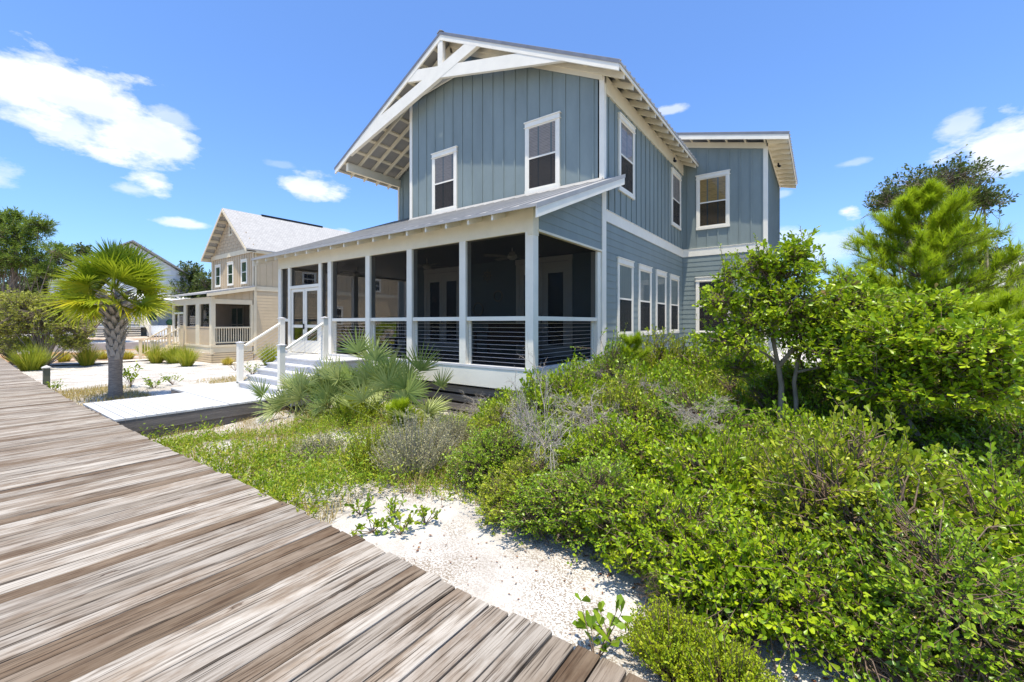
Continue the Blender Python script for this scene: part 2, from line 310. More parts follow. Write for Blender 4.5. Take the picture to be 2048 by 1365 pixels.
class Face:
    """a wall plane: origin o, horizontal axis u, outward normal n"""
    def __init__(s, o, u, n): s.o = np.array(o, float); s.u = np.array(u, float); s.n = np.array(n, float)
    def p(s, a, z, d): return s.o + s.u * a + s.n * d + np.array([0, 0, z])
    def box(s, mb, a0, a1, z0, z1, d0, d1): mb.prism([s.p(a0, z0, d0), s.p(a1, z0, d0), s.p(a1, z1, d0), s.p(a0, z1, d0)], s.n * (d1 - d0))
    def poly(s, mb, pts, d0, d1): mb.prism([s.p(a, z, d0) for a, z in pts], s.n * (d1 - d0))
    def quad(s, mb, a0, a1, z0, z1, d):
        q = [s.p(a0, z0, d), s.p(a1, z0, d), s.p(a1, z1, d), s.p(a0, z1, d)]; nn = np.cross(q[1] - q[0], q[3] - q[0])
        mb.add(q, [(0, 1, 2, 3) if nn @ s.n > 0 else (3, 2, 1, 0)])
    def lap(s, mb, a0, a1, z0, z1, step=.18, top=None, base=.0, lip=.010):
        """lapped boards: each leans out at its lower edge; top(z) gives the left end under a slope"""
        z = z0
        while z < z1 - .01:
            zt = min(z + step, z1); l0 = a0 if top is None else max(a0, top(z)); l1 = a0 if top is None else max(a0, top(zt))
            if l0 < a1 - .02:
                l1 = min(l1, a1 - .01)
                q = [s.p(l0, z, base), s.p(a1, z, base), s.p(a1, z, base + lip + .010), s.p(l0, z, base + lip + .010),
                     s.p(l1, zt, base), s.p(a1, zt, base), s.p(a1, zt, base + .010), s.p(l1, zt, base + .010)]
                mb.add(q, [(0, 3, 2, 1), (4, 5, 6, 7), (0, 1, 5, 4), (1, 2, 6, 5), (2, 3, 7, 6), (3, 0, 4, 7)])
            z = zt
    def batten(s, mb, a0, a1, z0, top, step=.405, d=.0, w=.045):
        a = a0 + step * .6
        while a < a1 - .05:
            s.box(mb, a, a + w, z0, top(a), d, d + .024); a += step

def window(parent, F, a, z, w, h, blind_backing='blind', lower='wscreen', mat='white', cap=True, name='window'):
    fr = MB(); t = .095
    F.box(fr, a, a + t, z + t, z + h - .15, .0, .05); F.box(fr, a + w - t, a + w, z + t, z + h - .15, .0, .05)
    F.box(fr, a - .01, a + w + .01, z, z + t, .0, .055)
    F.box(fr, a - .005, a + w + .005, z + h - .15, z + h - .03, .0, .056)
    if cap:
        F.box(fr, a - .03, a + w + .03, z + h - .03, z + h, .0, .075)
        F.box(fr, a - .03, a + w + .03, z + h - .165, z + h - .15, .0, .07)
    f = fr.build(name, M[mat], parent, bevel=.004)
    x0, x1, z0, z1 = a + t, a + w - t, z + t, z + h - .165; zm = (z0 + z1) / 2
    sa = MB(); k = .035
    F.box(sa, x0, x0 + k, z0, z1, .022, .042); F.box(sa, x1 - k, x1, z0, z1, .022, .042)
    F.box(sa, x0 + k, x1 - k, z0, z0 + .045, .022, .041); F.box(sa, x0 + k, x1 - k, z1 - k, z1, .022, .041)
    F.box(sa, x0 + k, x1 - k, zm - .022, zm + .022, .022, .046)
    sa.build('sash', M[mat], f)
    b = MB(); F.box(b, x0 + .001, x1 - .001, z0 + .001, z1 - .001, .024 - .02, .0245 - .002); b.build('blind', M[blind_backing], f)
    g = MB(); F.quad(g, x0 + k, x1 - k, zm + .022, z1 - k, .030); F.quad(g, x0 + k, x1 - k, z0 + .045, zm - .022, .030); g.build('pane', M['glass'], f)
    if lower:
        g = MB(); F.box(g, x0 + k + .002, x1 - k - .002, z0 + .047, zm - .024, .034, .0345); g.build('insect_screen', M[lower], f)
    return f

# ================================================================== BLUE HOUSE
XR, YP, YW, YB, XB, XL2, YS, XL = -4.35, 6.66, 9.84, 17.23, -1.53, -11.47, 11.98, -14.75
RX, RZ, RS = -9.54, 10.67, .512            # ridge
def rz(x): return RZ - RS * abs(x - RX)    # top of roof
house = thing('beach_house', (-9.5, 12, -.3), 'two storey blue grey house with white trim, gabled metal roof and long screened porch', 'house')
FS = Face((XR, YW, 0), (0, 1, 0), (1, 0, 0))          # right side wall, a = Y-9.84
FB = Face((XR, YB, 0), (1, 0, 0), (0, -1, 0))         # bay front
FX = Face((XB, YB, 0), (0, 1, 0), (1, 0, 0))          # bay side
FF = Face((XL2, YW, 0), (1, 0, 0), (0, -1, 0))        # front wall (gable)
FSB = Face((XL, YS, 0), (1, 0, 0), (0, -1, 0))        # set back wall
FP = Face((-14.17, YP, 0), (1, 0, 0), (0, -1, 0))     # porch front
FPS = Face((XR, YP, 0), (0, 1, 0), (1, 0, 0))         # porch side
def und(x): return rz(x) - .12                        # underside of the roof sheet

# gable wall with battens
mb = MB(); wF = XR - XL2
FF.poly(mb, [(0, .6), (wF, .6), (wF, und(XR) - .02), (RX - XL2, und(RX) - .02), (0, und(XL2) - .02)], -.15, 0)
FF.batten(mb, 0.1, wF - .1, 5.0, lambda a: und(XL2 + a) - .05)
mb.build('front_wall', M['siding'], house)
mb = MB(); FF.lap(mb, .02, wF - .02, .74, 4.0, .18, base=.002); mb.build('porch_wall', M['siding'], house)
mb = MB(); FSB.poly(mb, [(0, .4), (XL2 - XL + .2, .4), (XL2 - XL + .2, und(XL2) - .02), (0, und(XL) - .02)], -.15, 0)
FSB.batten(mb, 0, XL2 - XL, 5.0, lambda a: und(XL + a) - .05); FSB.lap(mb, .02, XL2 - XL, .74, 4.0, .18, base=.002)
mb.build('set_back_wall', M['siding'], house)
mb = MB(); mb.box(XL2, XL2 + .14, YW + .15, YS, .5, und(XL2) - .03); mb.build('return_wall', M['siding'], house)
mb = MB(); mb.box(XL, XL + .14, YS + .15, 22, .4, und(XL) - .03); mb.box(XL + .2, XR - .2, 21.9, 22.05, .4, 7.3)
mb.prism([(XL + .2, 21.9, 7.3), (XR - .2, 21.9, 7.3), (RX, 21.9, RZ - .2)], (0, .15, 0)); mb.build('rear_wall', M['siding'], house)
# right side wall
LS = YB - YW
mb = MB(); FS.box(mb, .0, LS, .5, und(XR) - .1, -.15, 0); FS.batten(mb, .05, LS, 4.46, lambda a: 7.42, .40); mb.build('side_wall', M['siding'], house)
mb = MB(); FS.lap(mb, .06, LS, .55, 4.18, .18, base=.002); mb.build('side_lap_siding', M['siding'], house)
# bay
LB = XB - XR
def bz(x): return 8.76 - .25 * (x + 4.08)       # top of shed roof above bay
mb = MB(); FB.poly(mb, [(0, .5), (LB, .5), (LB, bz(XB) - .18), (0, bz(XR) - .18)], -.15, 0)
FB.batten(mb, -.05, LB - .05, 4.46, lambda a: bz(XR + a) - .35, .36); mb.build('bay_wall', M['siding'], house)
mb = MB(); FB.lap(mb, .02, LB - .05, .55, 4.18, .18, base=.002); mb.build('bay_lap_siding', M['siding'], house)
mb = MB(); FX.box(mb, .15, 5.6, .5, bz(XB) - .2, -.15, 0); FX.batten(mb, 0.05, 5.6, 4.46, lambda a: bz(XB) - .35, .40); FX.lap(mb, .05, 5.6, .55, 4.18, .18, base=.002)
mb.box(XR, XB - .15, 22.6, 22.83, .5, 7.9); mb.build('bay_side_wall', M['siding'], house)
# white trim
mb = MB()
FS.box(mb, .07, LS - .001, 4.18, 4.46, .0, .034); FB.box(mb, .034, LB - .06, 4.18, 4.46, .0, .034)
FS.box(mb, .07, LS, 4.46, 4.475, .0, .05); FB.box(mb, .05, LB, 4.46, 4.475, .0, .05)
FX.box(mb, .05, 5.6, 4.18, 4.46, .0, .034)
mb.build('belly_band', M['white'], house, bevel=.004)
def corner(*bx):
    q = MB()
    for F_, *a in bx: F_.box(q, *a)
    q.build('corner_board', M['white'], house, bevel=.003)
corner((FF, wF - .10, wF + .034, 5.0, und(XR) - .02, .001, .034), (FS, -.033, .10, .74, und(XR) - .3, .001, .033))
corner((FF, -.034, .09, 5.0, und(XL2) - .03, .001, .034))
corner((FB, LB - .10, LB + .034, .55, bz(XB) - .32, .001, .034), (FX, -.033, .10, .55, bz(XB) - .32, .001, .033))
corner((FSB, -.034, .06, .7, und(XL) - .2, .001, .03))
mb = MB()
FS.box(mb, .1, LS, 7.36, und(XR) - .11, .001, .045)                       # frieze under right eave
FF.poly(mb, [(wF, und(XR) - .26), (wF, und(XR) - .03), (RX - XL2, und(RX) - .03), (RX - XL2, und(RX) - .30)], .036, .055)
FF.poly(mb, [(0, und(XL2) - .42), (0, und(XL2) - .03), (RX - XL2, und(RX) - .03), (RX - XL2 + .3, und(RX) - .9)], .036, .055)
FB.poly(mb, [(0, bz(XR) - .40), (0, bz(XR) - .19), (LB, bz(XB) - .19), (LB, bz(XB) - .40)], .036, .05)
FX.box(mb, .0, 5.6, bz(XB) - .4, bz(XB) - .2, .036, .05)
mb.build('frieze_board', M['cream'], house)
mb = MB(); FS.box(mb, .0, LS - .05, .28, .55, .0, .05); FB.box(mb, .0, LB, .28, .55, .0, .05); FX.box(mb, 0, 5.6, .28, .55, 0, .05)
FS.box(mb, .0, LS - .05, -.4, .28, -.1, -.02); FB.box(mb, .0, LB, -.4, .28, -.1, -.02); mb.build('skirt_board', M['white'], house, bevel=.004)

# windows
for a, z in ((-10.38, 5.22), (-6.67, 5.22)): window(house, FF, a - XL2, z, 1.10, 2.0)
for y0, y1 in ((10.66, 11.80), (12.26, 13.40), (13.88, 14.98), (15.46, 16.60)): window(house, FS, y0 - YW, 1.27, y1 - y0, 2.12, 'curtain')
for y0, y1 in ((10.76, 11.90), (15.68, 16.88)): window(house, FS, y0 - YW, 5.16, y1 - y0, 2.06, 'blind')
window(house, FB, -3.83 - XR, 5.16, 1.14, 2.08, 'bamboo'); window(house, FB, -3.85 - XR, 1.22, 1.2, 2.16, 'darkroom')

# main roof
YR0, YR1 = 9.37, 22.4; XE = 5.80
def rp(x, y, dz=0): return (x, y, rz(x) + dz)
for sgn, nm in ((1, 'roof'), (-1, 'roof')):
    mb = MB(); xe = RX + sgn * XE
    mb.prism([rp(RX, YR0 - .03, 0), rp(xe, YR0 - .03, 0), rp(xe, YR0 - .03, -.055), rp(RX, YR0 - .03, -.055)], (0, YR1 - YR0, 0))
    y = YR0 + .02
    while y < YR1:                                                  # ribs of the metal sheets, proud at the eave
        mb.prism([(RX + sgn * .1, y, rz(RX + .1) + .001), (RX + sgn * (XE + .015), y, rz(RX + XE + .015) + .001), (RX + sgn * (XE + .015), y, rz(RX + XE + .015) + .03), (RX + sgn * .1, y, rz(RX + .1) + .03)], (0, .035, 0)); y += .305
    if sgn == 1: mb.prism([rp(RX - .13, YR0 - .05, .035), (RX, YR0 - .05, RZ + .03), rp(RX + .13, YR0 - .05, .035), rp(RX + .13, YR0 - .05, .045), (RX, YR0 - .05, RZ + .055), rp(RX - .13, YR0 - .05, .045)], (0, YR1 - YR0, 0))
    mb.build(nm, M['roofmetal'], house)
mb = MB()
for s in (1, -1):
    mb.prism([rp(RX, YR0 - .045, -.005), rp(RX + s * (XE + .005), YR0 - .045, -.005), rp(RX + s * (XE + .005), YR0 - .045, -.095), rp(RX, YR0 - .045, -.095)], (0, .012, 0))
mb.build('metal_drip_edge', M['roofedge'], house)
mb = MB()
for s in (1, -1):
    mb.prism([rp(RX, YR0 - .03, -.09), rp(RX + s * (XE - .02), YR0 - .03, -.09), rp(RX + s * (XE - .02), YR0 - .03, -.26), rp(RX, YR0 - .03, -.26)], (0, .05, 0))
    xe = RX + s * (XE - .02); mb.box(min(xe, xe - s * .03), max(xe, xe - s * .03), YR0 + .03, YR1 - .1, rz(xe) - .14, rz(xe) - .058)
mb.build('fascia_board', M['white'], house, bevel=.003)
# rafters (down the slope) and purlins (along the house)
def rafter(mb, x0, x1, y, dz0, dz1, t=.05): mb.prism([rp(x0, y, dz0), rp(x1, y, dz0), rp(x1, y, dz1), rp(x0, y, dz1)], (0, t, 0))
mb = MB(); y = YR0 + .62
while y < YS: rafter(mb, RX - .05 if y < YW - .1 else XL2 - .05, RX - XE + .06, y, -.115, -.27); y += .60
for k in range(9):
    x = RX - .35 - k * .62
    if x > XL2: mb.prism([rp(x, YR0 + .03, -.06), rp(x - .09, YR0 + .03, -.06), rp(x - .09, YR0 + .03, -.118), rp(x, YR0 + .03, -.118)], (0, YW - YR0 - .05, 0))
    else: mb.prism([rp(x, YR0 + .03, -.06), rp(x - .09, YR0 + .03, -.06), rp(x - .09, YR0 + .03, -.118), rp(x, YR0 + .03, -.118)], (0, YS - YR0 + .3, 0))
for k in range(9):
    x = RX + .35 + k * .62
    if x < RX + XE - .05: mb.prism([rp(x, YR0 + .03, -.06), rp(x + .09, YR0 + .03, -.06), rp(x + .09, YR0 + .03, -.118), rp(x, YR0 + .03, -.118)], (0, (YW if x < XR else YB + 2) - YR0 - .05, 0))
rafter(mb, RX, RX + XE - .06, YR0 + .38, -.115, -.25)
y = YR0 + .42
for k in range(13):
    rafter(mb, XR + .02, RX + XE - .05, YR0 + .04 + .60 * (k + .05) + .3, -.115, -.27, .05)
mb.build('rafters', M['cream'], house)
mb = MB(); mb.box(-14.74, -14.60, YR0 + .08, YS - .01, rz(-14.67) - .58, rz(-14.67) - .275); mb.build('eave_beam', M['cream'], house, bevel=.005)
for x_, y_, z_ in ((XR + .22, 15.3, 7.28), (XB + .2, 19.4, 7.72)):
    q = MB(); q.tube([(x_, y_, z_ + .12), (x_, y_, z_ + .04)], .03, 8); q.tube([(x_ - .02, y_, z_ + .04), (x_ + .02, y_ - .02, z_), (x_ + .06, y_ - .05, z_ - .03)], [.03, .05, .045], 10); q.build('eave_lamp', M['blackpaint'], house, smooth=True)
# scissor truss in front of the gable
mb = MB(); Y0 = YR0 + .02
def brace(pts, y0, dep): mb.prism([(x, y0, z) for x, z in pts], (0, dep, 0))
brace([(-14.35, 7.94), (-14.07, 8.03), (-7.98, 9.67), (-8.52, 9.90), (-12.69, 8.86), (-14.35, 8.02)], YR0 - .028, .12)
mb.build('truss_brace', M['white'], house, bevel=.004)
mb = MB(); brace([(-5.03, 8.16), (-11.10, 9.62), (-10.72, 9.90), (-6.35, 8.85), (-4.98, 8.2)], YR0 - .022, .10); mb.build('truss_brace', M['white'], house, bevel=.004)
mb = MB(); mb.box(-9.66, -9.45, YR0 - .018, YR0 + .11, 9.60, 10.42); mb.build('king_post', M['white'], house, bevel=.004)
# soffit strip behind the brace, back to the wall
mb = MB(); mb.prism([(-11.40, YW - .06, 9.20), (-9.0, YW - .06, 9.42), (-9.0, YW - .06, 10.1), (-11.40, YW - .06, 9.55)], (0, -.05, 0)); mb.build('gable_panel', M['white'], house)

# bay shed roof
mb = MB(); yb0 = 16.68
def bp(x, dz): return (x, yb0, bz(x) + dz)
mb.prism([bp(-4.6, 0), bp(-.84, 0), bp(-.84, -.05), bp(-4.6, -.05)], (0, 6.4, 0))
y = yb0 + .05
while y < 23: mb.prism([(-4.5, y, bz(-4.5)), (-.82, y, bz(-.82)), (-.82, y, bz(-.82) + .03), (-4.5, y, bz(-4.5) + .03)], (0, .03, 0)); y += .3
mb.build('bay_roof', M['roofmetal'], house)
mb = MB(); mb.prism([(x, yb0 - .012, bz(x) + d) for x, d in ((-4.5, -.0), (-.835, -.0), (-.835, -.08), (-4.5, -.08))], (0, .01, 0)); mb.build('metal_drip_edge', M['roofedge'], house)
mb = MB(); mb.prism([(x, yb0, bz(x) + d) for x, d in ((-4.5, -.08), (-.86, -.08), (-.86, -.25), (-4.5, -.25))], (0, .04, 0))
mb.box(-.89, -.86, yb0 + .05, 23.0, bz(-.86) - .13, bz(-.86) - .051); mb.build('fascia_board', M['white'], house, bevel=.003)
mb = MB()
for k in range(11):
    y = yb0 + .3 + k * .6; mb.prism([(XB + .03, y, bz(XB) - .1), (-.9, y, bz(-.9) - .1), (-.9, y, bz(-.9) - .26), (XB + .03, y, bz(XB) - .26)], (0, .05, 0))
for k in range(5):
    x = XR + .35 + k * .6; mb.prism([(x, yb0 + .04, bz(x) - .06), (x + .05, yb0 + .04, bz(x + .05) - .06), (x + .05, yb0 + .04, bz(x) - .2), (x, yb0 + .04, bz(x) - .2)], (0, YB - yb0 - .06, 0))
mb.box(XB + .02, -.9, yb0 + .05, 23, bz(-1.2) - .115, bz(-1.2) - .105)
mb.build('rafters', M['cream'], house)

# ---------------------------------------------------------------- porch
def pz(y): return 3.72 + .404 * (y - 6.2)       # top of porch roof
PX0, PX1 = -14.95, -3.97
mb = MB()
def proof(x0, x1, y0, y1): mb.prism([(x0, y0, pz(y0)), (x0, y1, pz(y1)), (x0, y1, pz(y1) - .045), (x0, y0, pz(y0) - .045)], (x1 - x0, 0, 0))
proof(PX0, XL2 - .02, 6.2, YS - .01); proof(XL2 - .02, XR + .04, 6.2, YW - .03); proof(XR + .04, PX1, 6.2, 10.3)
x = PX0 + .02
while x < PX1 - .02:
    y1 = YS - .02 if x < XL2 - .1 else (YW - .05 if x < XR else 10.28)
    mb.prism([(x, 6.19, pz(6.19)), (x, y1, pz(y1)), (x, y1, pz(y1) + .026), (x, 6.19, pz(6.19) + .026)], (.03, 0, 0)); x += .378
mb.build('porch_roof', M['roofmetal'], house)
mb = MB(); x = PX0 + .05
mb.box(PX0, PX1, 6.185, 6.199, pz(6.2) - .05, pz(6.2) + .006)
FFz = pz(YW) ; mb.prism([(XL2, YW - .03, FFz - .01), (XL2, YW - .03, FFz + .06), (XL2, YW - .14, pz(YW - .14) + .01)], (XR - XL2, 0, 0))
mb.build('roof_flashing', M['roofmetal'], house)
x = PX0 + .25
while x < XR - .2:                                                    # rafter tails
    mb = MB(); mb.prism([(x, 6.24, pz(6.24) - .047), (x, YP - .002, pz(YP) - .047), (x, YP - .002, pz(YP) - .19), (x, 6.24, pz(6.24) - .16)], (.045, 0, 0)); x += .605
    mb.build('rafter_tail', M['white'], house)
mb = MB(); mb.prism([(PX1 - .045, 6.22, pz(6.22) - .05), (PX1 - .045, 10.28, pz(10.28) - .05), (PX1 - .045, 10.28, pz(10.28) - .25), (PX1 - .045, 6.22, pz(6.22) - .25)], (.04, 0, 0)); mb.build('rake_board', M['white'], house, bevel=.004)
mb = MB(); mb.prism([(PX0 + .005, 6.22, pz(6.22) - .05), (PX0 + .005, YS - .05, pz(YS - .05) - .05), (PX0 + .005, YS - .05, pz(YS - .05) - .25), (PX0 + .005, 6.22, pz(6.22) - .25)], (.04, 0, 0))
mb.build('rake_board', M['white'], house, bevel=.004)
mb = MB(); mb.prism([(PX1 - .008, 6.18, pz(6.18) + .01), (PX1 - .008, 10.30, pz(10.3) + .01), (PX1 - .008, 10.30, pz(10.3) - .08), (PX1 - .008, 6.18, pz(6.18) - .08)], (.014, 0, 0)); mb.build('metal_drip_edge', M['roofmetal'], house)
# header beam
mb = MB(); mb.box(-14.17, XR - .001, YP - .001, YP + .18, 3.37, 3.84); mb.box(-14.17, -14.0, YP + .18, YS - .05, 3.37, 3.70)
mb.box(XR - .12, XR + .012, YP - .02, YP + .18, 3.30, 3.84)
mb.build('header_beam', M['cream'], house, bevel=.005)
# side gable of the porch in lap siding
mb = MB(); Lp = YW - YP
FPS.poly(mb, [(.18, 3.42), (Lp, 3.42), (Lp, pz(YW) - .07), (.18, pz(YP + .18) - .07)], -.12, 0)
FPS.lap(mb, .18, Lp - .13, 3.43, 5.1, .18, top=lambda z: (z + .10 - pz(YP)) / .404, base=.002)
mb.build('porch_gable', M['siding'], house)
mb = MB(); FPS.box(mb, .15, Lp, 3.385, 3.43, -.06, .03); mb.build('gable_trim', M['cream'], house)
# posts
PT = .18
posts = [(-14.17, YP), (-11.29, YP), (-9.53, YP), (-7.92, YP), (-6.23, YP), (-4.53, YP), (XR - PT, 9.50), (-14.17, 9.3), (-14.17, YS - .2)]
for x, y in posts:
    p = MB(); p.box(x, x + PT, y, y + PT, .78, 3.37 if y != YP or x > -14.5 else 3.37); p.build('post', M['white'], house, bevel=.004)
mb = MB(); mb.box(XR - .03, XR + .032, 9.70, YW - .034, .75, pz(YW) - .12); mb.build('corner_board', M['white'], house)
# rails, sills
bays = [(-14.0, -13.56), (-11.64, -11.30), (-11.10, -9.54), (-9.34, -7.93), (-7.73, -6.24), (-6.04, -4.54)]
for a, b in bays:
    r = MB(); r.box(a + .001, b, YP + .02, YP + .15, 1.69, 1.775); r.build('rail', M['white'], house, bevel=.004)
r = MB(); r.box(XR - .15, XR - .02, YP + PT, 9.50, 1.69, 1.775); r.build('rail', M['white'], house, bevel=.004)
r = MB(); r.box(-14.14, -14.02, YP + PT, 9.3, 1.69, 1.775); r.box(-14.14, -14.02, 9.48, YS - .21, 1.69, 1.775); r.build('rail', M['white'], house)
s = MB(); s.box(-14.2, -13.56, YP - .01, YP + .2, .73, .78); s.box(-11.64, XR + .01, YP - .01, YP + .2, .73, .78); s.box(XR - .2, XR + .01, YP + .2, YW - .04, .73, .78)
s.box(-14.2, -14.0, YP + .2, YS - .02, .73, .78); s.build('sill', M['whitewood'], house, bevel=.004)
s = MB(); s.box(-14.19, XR + .005, YP, YP + .05, .34, .729); s.box(XR - .05, XR + .005, YP + .051, YW - .001, .34, .729); s.box(-14.19, -14.14, YP + .051, YS, .34, .729)
s.build('porch_fascia', M['white'], house, bevel=.004)
s = MB()
for x in (-13.9, -11.2, -8.4, -5.6, -4.55): s.box(x, x + .2, YP + .25, YP + .45, -.6, .34)
for k in range(4): s.box(-14.1, XR - .1, YP + .08, YP + .1, -.42 + k * .19, -.42 + k * .19 + .14)
s.build('pier', M['greywood'], house)
f = MB(); f.box(-14.15, XR - .05, YP + .051, YW, .60, .728); f.box(-14.15, XL2, YW, YS, .60, .728); f.build('porch_floor', M['porchfloor'], house)
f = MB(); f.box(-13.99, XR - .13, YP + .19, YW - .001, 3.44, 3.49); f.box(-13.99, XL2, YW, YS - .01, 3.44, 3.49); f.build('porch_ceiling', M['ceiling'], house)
# screens and cables: one screen per bay
def screen(x0, x1, y0, y1, z0, z1, ax, mt='screen'):
    q = MB()
    if ax == 'x': q.box(x0, x1, y0, y0 + .0006, z0, z1)
    else: q.box(x0, x0 + .0006, y0, y1, z0, z1)
    return q.build('insect_screen', M[mt], house)
for i, (a, b) in enumerate(bays):
    screen(a, b, YP + .05, 0, 1.776, 3.369, 'x'); screen(a, b, YP + .14, 0, .781, 1.689, 'x')
screen(-13.40, -11.80, YP + .05, 0, 2.79, 3.369, 'x')
screen(XR - .06, 0, YP + PT, 9.50, 1.776, 3.38, 'y'); screen(XR - .14, 0, YP + PT, 9.50, .781, 1.689, 'y')
screen(-14.10, 0, YP + PT, 9.30, 1.776, 3.369, 'y', 'screenfar'); screen(-14.10, 0, 9.48, YS - .2, 1.776, 3.369, 'y', 'screenfar'); screen(-14.10, 0, YP + PT, YS - .2, .781, 1.689, 'y', 'screenfar')
def cables(parent, p0, p1, q0, q1, n, r=.003):
    c = MB()
    for k in range(n):
        t = k / (n - 1); a = np.array(p0) * (1 - t) + np.array(p1) * t; b = np.array(q0) * (1 - t) + np.array(q1) * t; c.tube([a, b], r, 5)
    return c.build('cable_rail', M['steel'], parent)
for a, b in bays[2:]:
    cables(house, (a, YP + .09, .86), (a, YP + .09, 1.64), (b, YP + .09, .86), (b, YP + .09, 1.64), 10)
    j = MB(); j.box(a, a + .05, YP + .10, YP + .139, .781, 1.689); j.build('screen_stile', M['white'], house)
cables(house, (XR - .09, YP + PT, .86), (XR - .09, YP + PT, 1.64), (XR - .09, 9.5, .86), (XR - .09, 9.5, 1.64), 10)
j = MB(); j.box(XR - .135, XR - .10, 9.40, 9.499, .781, 1.689); j.build('screen_stile', M['white'], house)
# screen doors
j = MB(); j.box(-13.56, -13.41, YP + .01, YP + .15, .73, 3.37); j.box(-11.79, -11.64, YP + .01, YP + .15, .73, 3.37); j.box(-13.41, -11.79, YP + .01, YP + .14, 2.70, 2.79)
j.build('door_frame', M['white'], house, bevel=.004)
for x0, x1 in ((-13.40, -12.61), (-12.59, -11.80)):
    d = MB(); y0, y1 = YP + .04, YP + .08
    d.box(x0, x0 + .10, y0, y1, .75, 2.69); d.box(x1 - .10, x1, y0, y1, .75, 2.69); d.box(x0 + .1, x1 - .1, y0 + .001, y1 - .001, 2.60, 2.69)
    d.box(x0 + .1, x1 - .1, y0 + .001, y1 - .001, 1.50, 1.59); d.box(x0 + .1, x1 - .1, y0 + .001, y1 - .001, .75, 1.12)
    do = d.build('screen_door', M['white'], house, bevel=.003)
    q = MB(); q.box(x0 + .1, x1 - .1, y0 + .02, y0 + .0206, 1.59, 2.60); q.box(x0 + .1, x1 - .1, y0 + .02, y0 + .0206, 1.12, 1.50); q.build('door_screen', M['screen'], do)
h = MB(); h.box(-12.64, -12.62, YP + .0, YP + .038, 1.45, 1.62); h.build('door_handle', M['blackpaint'], house)
# french doors on the wall behind the porch
for x0, x1 in ((-10.74, -9.02), (-6.97, -5.20)):
    fr = MB(); a = x0 - XL2; b = x1 - XL2
    FF.box(fr, a, a + .11, .74, 3.28, .0, .06); FF.box(fr, b - .11, b, .74, 3.28, .0, .06); FF.box(fr, a - .02, b + .02, 3.28, 3.42, .0, .065)
    fo = fr.build('french_door', M['white'], house, bevel=.003)
    m_ = (a + b) / 2
    for c0, c1 in ((a + .11, m_ - .005), (m_ + .005, b - .11)):
        lf = MB(); FF.box(lf, c0, c0 + .15, .75, 3.27, .02, .045); FF.box(lf, c1 - .15, c1, .75, 3.27, .02, .045)
        FF.box(lf, c0 + .15, c1 - .15, 2.98, 3.27, .02, .044); FF.box(lf, c0 + .15, c1 - .15, .75, 1.05, .02, .044); lf.build('door_leaf', M['white'], fo)
        g = MB(); FF.quad(g, c0 + .15, c1 - .15, 1.05, 2.98, .030); g.build('pane', M['glass'], fo)
        g = MB(); FF.box(g, c0 + .15, c1 - .15, 1.05, 2.98, .023, .025); g.build('curtain', M['interior'], fo)  # dark sheet painted as the shade of the room behind the glass
    h = MB(); FF.box(h, m_ - .05, m_ - .03, 1.65, 1.85, .045, .07); h.build('handle', M['blackpaint'], fo)

# ================================================================== THINGS ON THE PORCH
def ring(mb, c, R, r, n=20, m=6, F=FF):
    """a hoop lying in the wall plane"""
    pts = []
    for i in range(n):
        t = 2 * math.pi * i / n
        for j in range(m):
            q = 2 * math.pi * j / m; rr = R + r * math.cos(q)
            pts.append(F.p(c[0] + rr * math.cos(t), c[1] + rr * math.sin(t), c[2] + r * math.sin(q)))
    fs = [(i * m + j, ((i + 1) % n) * m + j, ((i + 1) % n) * m + (j + 1) % m, i * m + (j + 1) % m) for i in range(n) for j in range(m)]
    mb.add(pts, fs)
for x, z, R, lab in ((-8.39, 2.06, .19, 'large pale rope ring hung lowest on the porch wall'), (-7.62, 2.43, .15, 'small pale rope ring hung higher on the porch wall, nearer the right door')):
    q = MB(); ring(q, (x - XL2, z, .045), R, .022); tag(q.build('rope_ring', M['rope'], org=(x, YW - .04, z)), lab, 'wall ring', 'rope rings on the porch wall')
q = MB(); ring(q, (-8.03 - XL2, 3.04, .045), .12, .014)
for k in range(8):
    t = math.pi * k / 4; a, b = FF.p(-8.03 - XL2, 3.04, .045), FF.p(-8.03 - XL2 + .21 * math.cos(t), 3.04 + .21 * math.sin(t), .045); q.tube([a, b], .009, 5)
tag(q.build('ship_wheel', M['rope'], org=(-8.03, YW - .04, 3.04)), 'small dark eight spoked ornament high on the porch wall', 'ornament')
fans = []
for i, (x, rot, lab) in enumerate(((-5.95, .3, 'ceiling fan with pale blades above the right end of the porch'), (-8.9, .9, 'ceiling fan with pale blades above the middle of the porch'), (-12.2, .1, 'ceiling fan with pale blades behind the screens nearest the screen doors'))):
    t = thing('ceiling_fan', (x, 8.2, 3.44), lab, 'ceiling fan', 'ceiling fans of the porch')
    m = MB(); m.tube([(x, 8.2, 3.44), (x, 8.2, 3.30)], .018, 8); m.tube([(x, 8.2, 3.30), (x, 8.2, 3.27), (x, 8.2, 3.20), (x, 8.2, 3.15)], [.05, .11, .12, .06], 14); m.build('motor', M['cream'], t, smooth=True)
    for k in range(5):
        an = rot + k * 2 * math.pi / 5; u = np.array([math.cos(an), math.sin(an), 0]); v = np.array([-math.sin(an), math.cos(an), .18])
        c = np.array([x, 8.2, 3.22]); b = MB()
        b.prism([c + u * .13 - v * .03, c + u * .25 - v * .065, c + u * .66 - v * .075, c + u * .70, c + u * .66 + v * .075, c + u * .25 + v * .065, c + u * .13 + v * .03], (0, 0, .012)); b.build('blade', M['fanwood'], t)
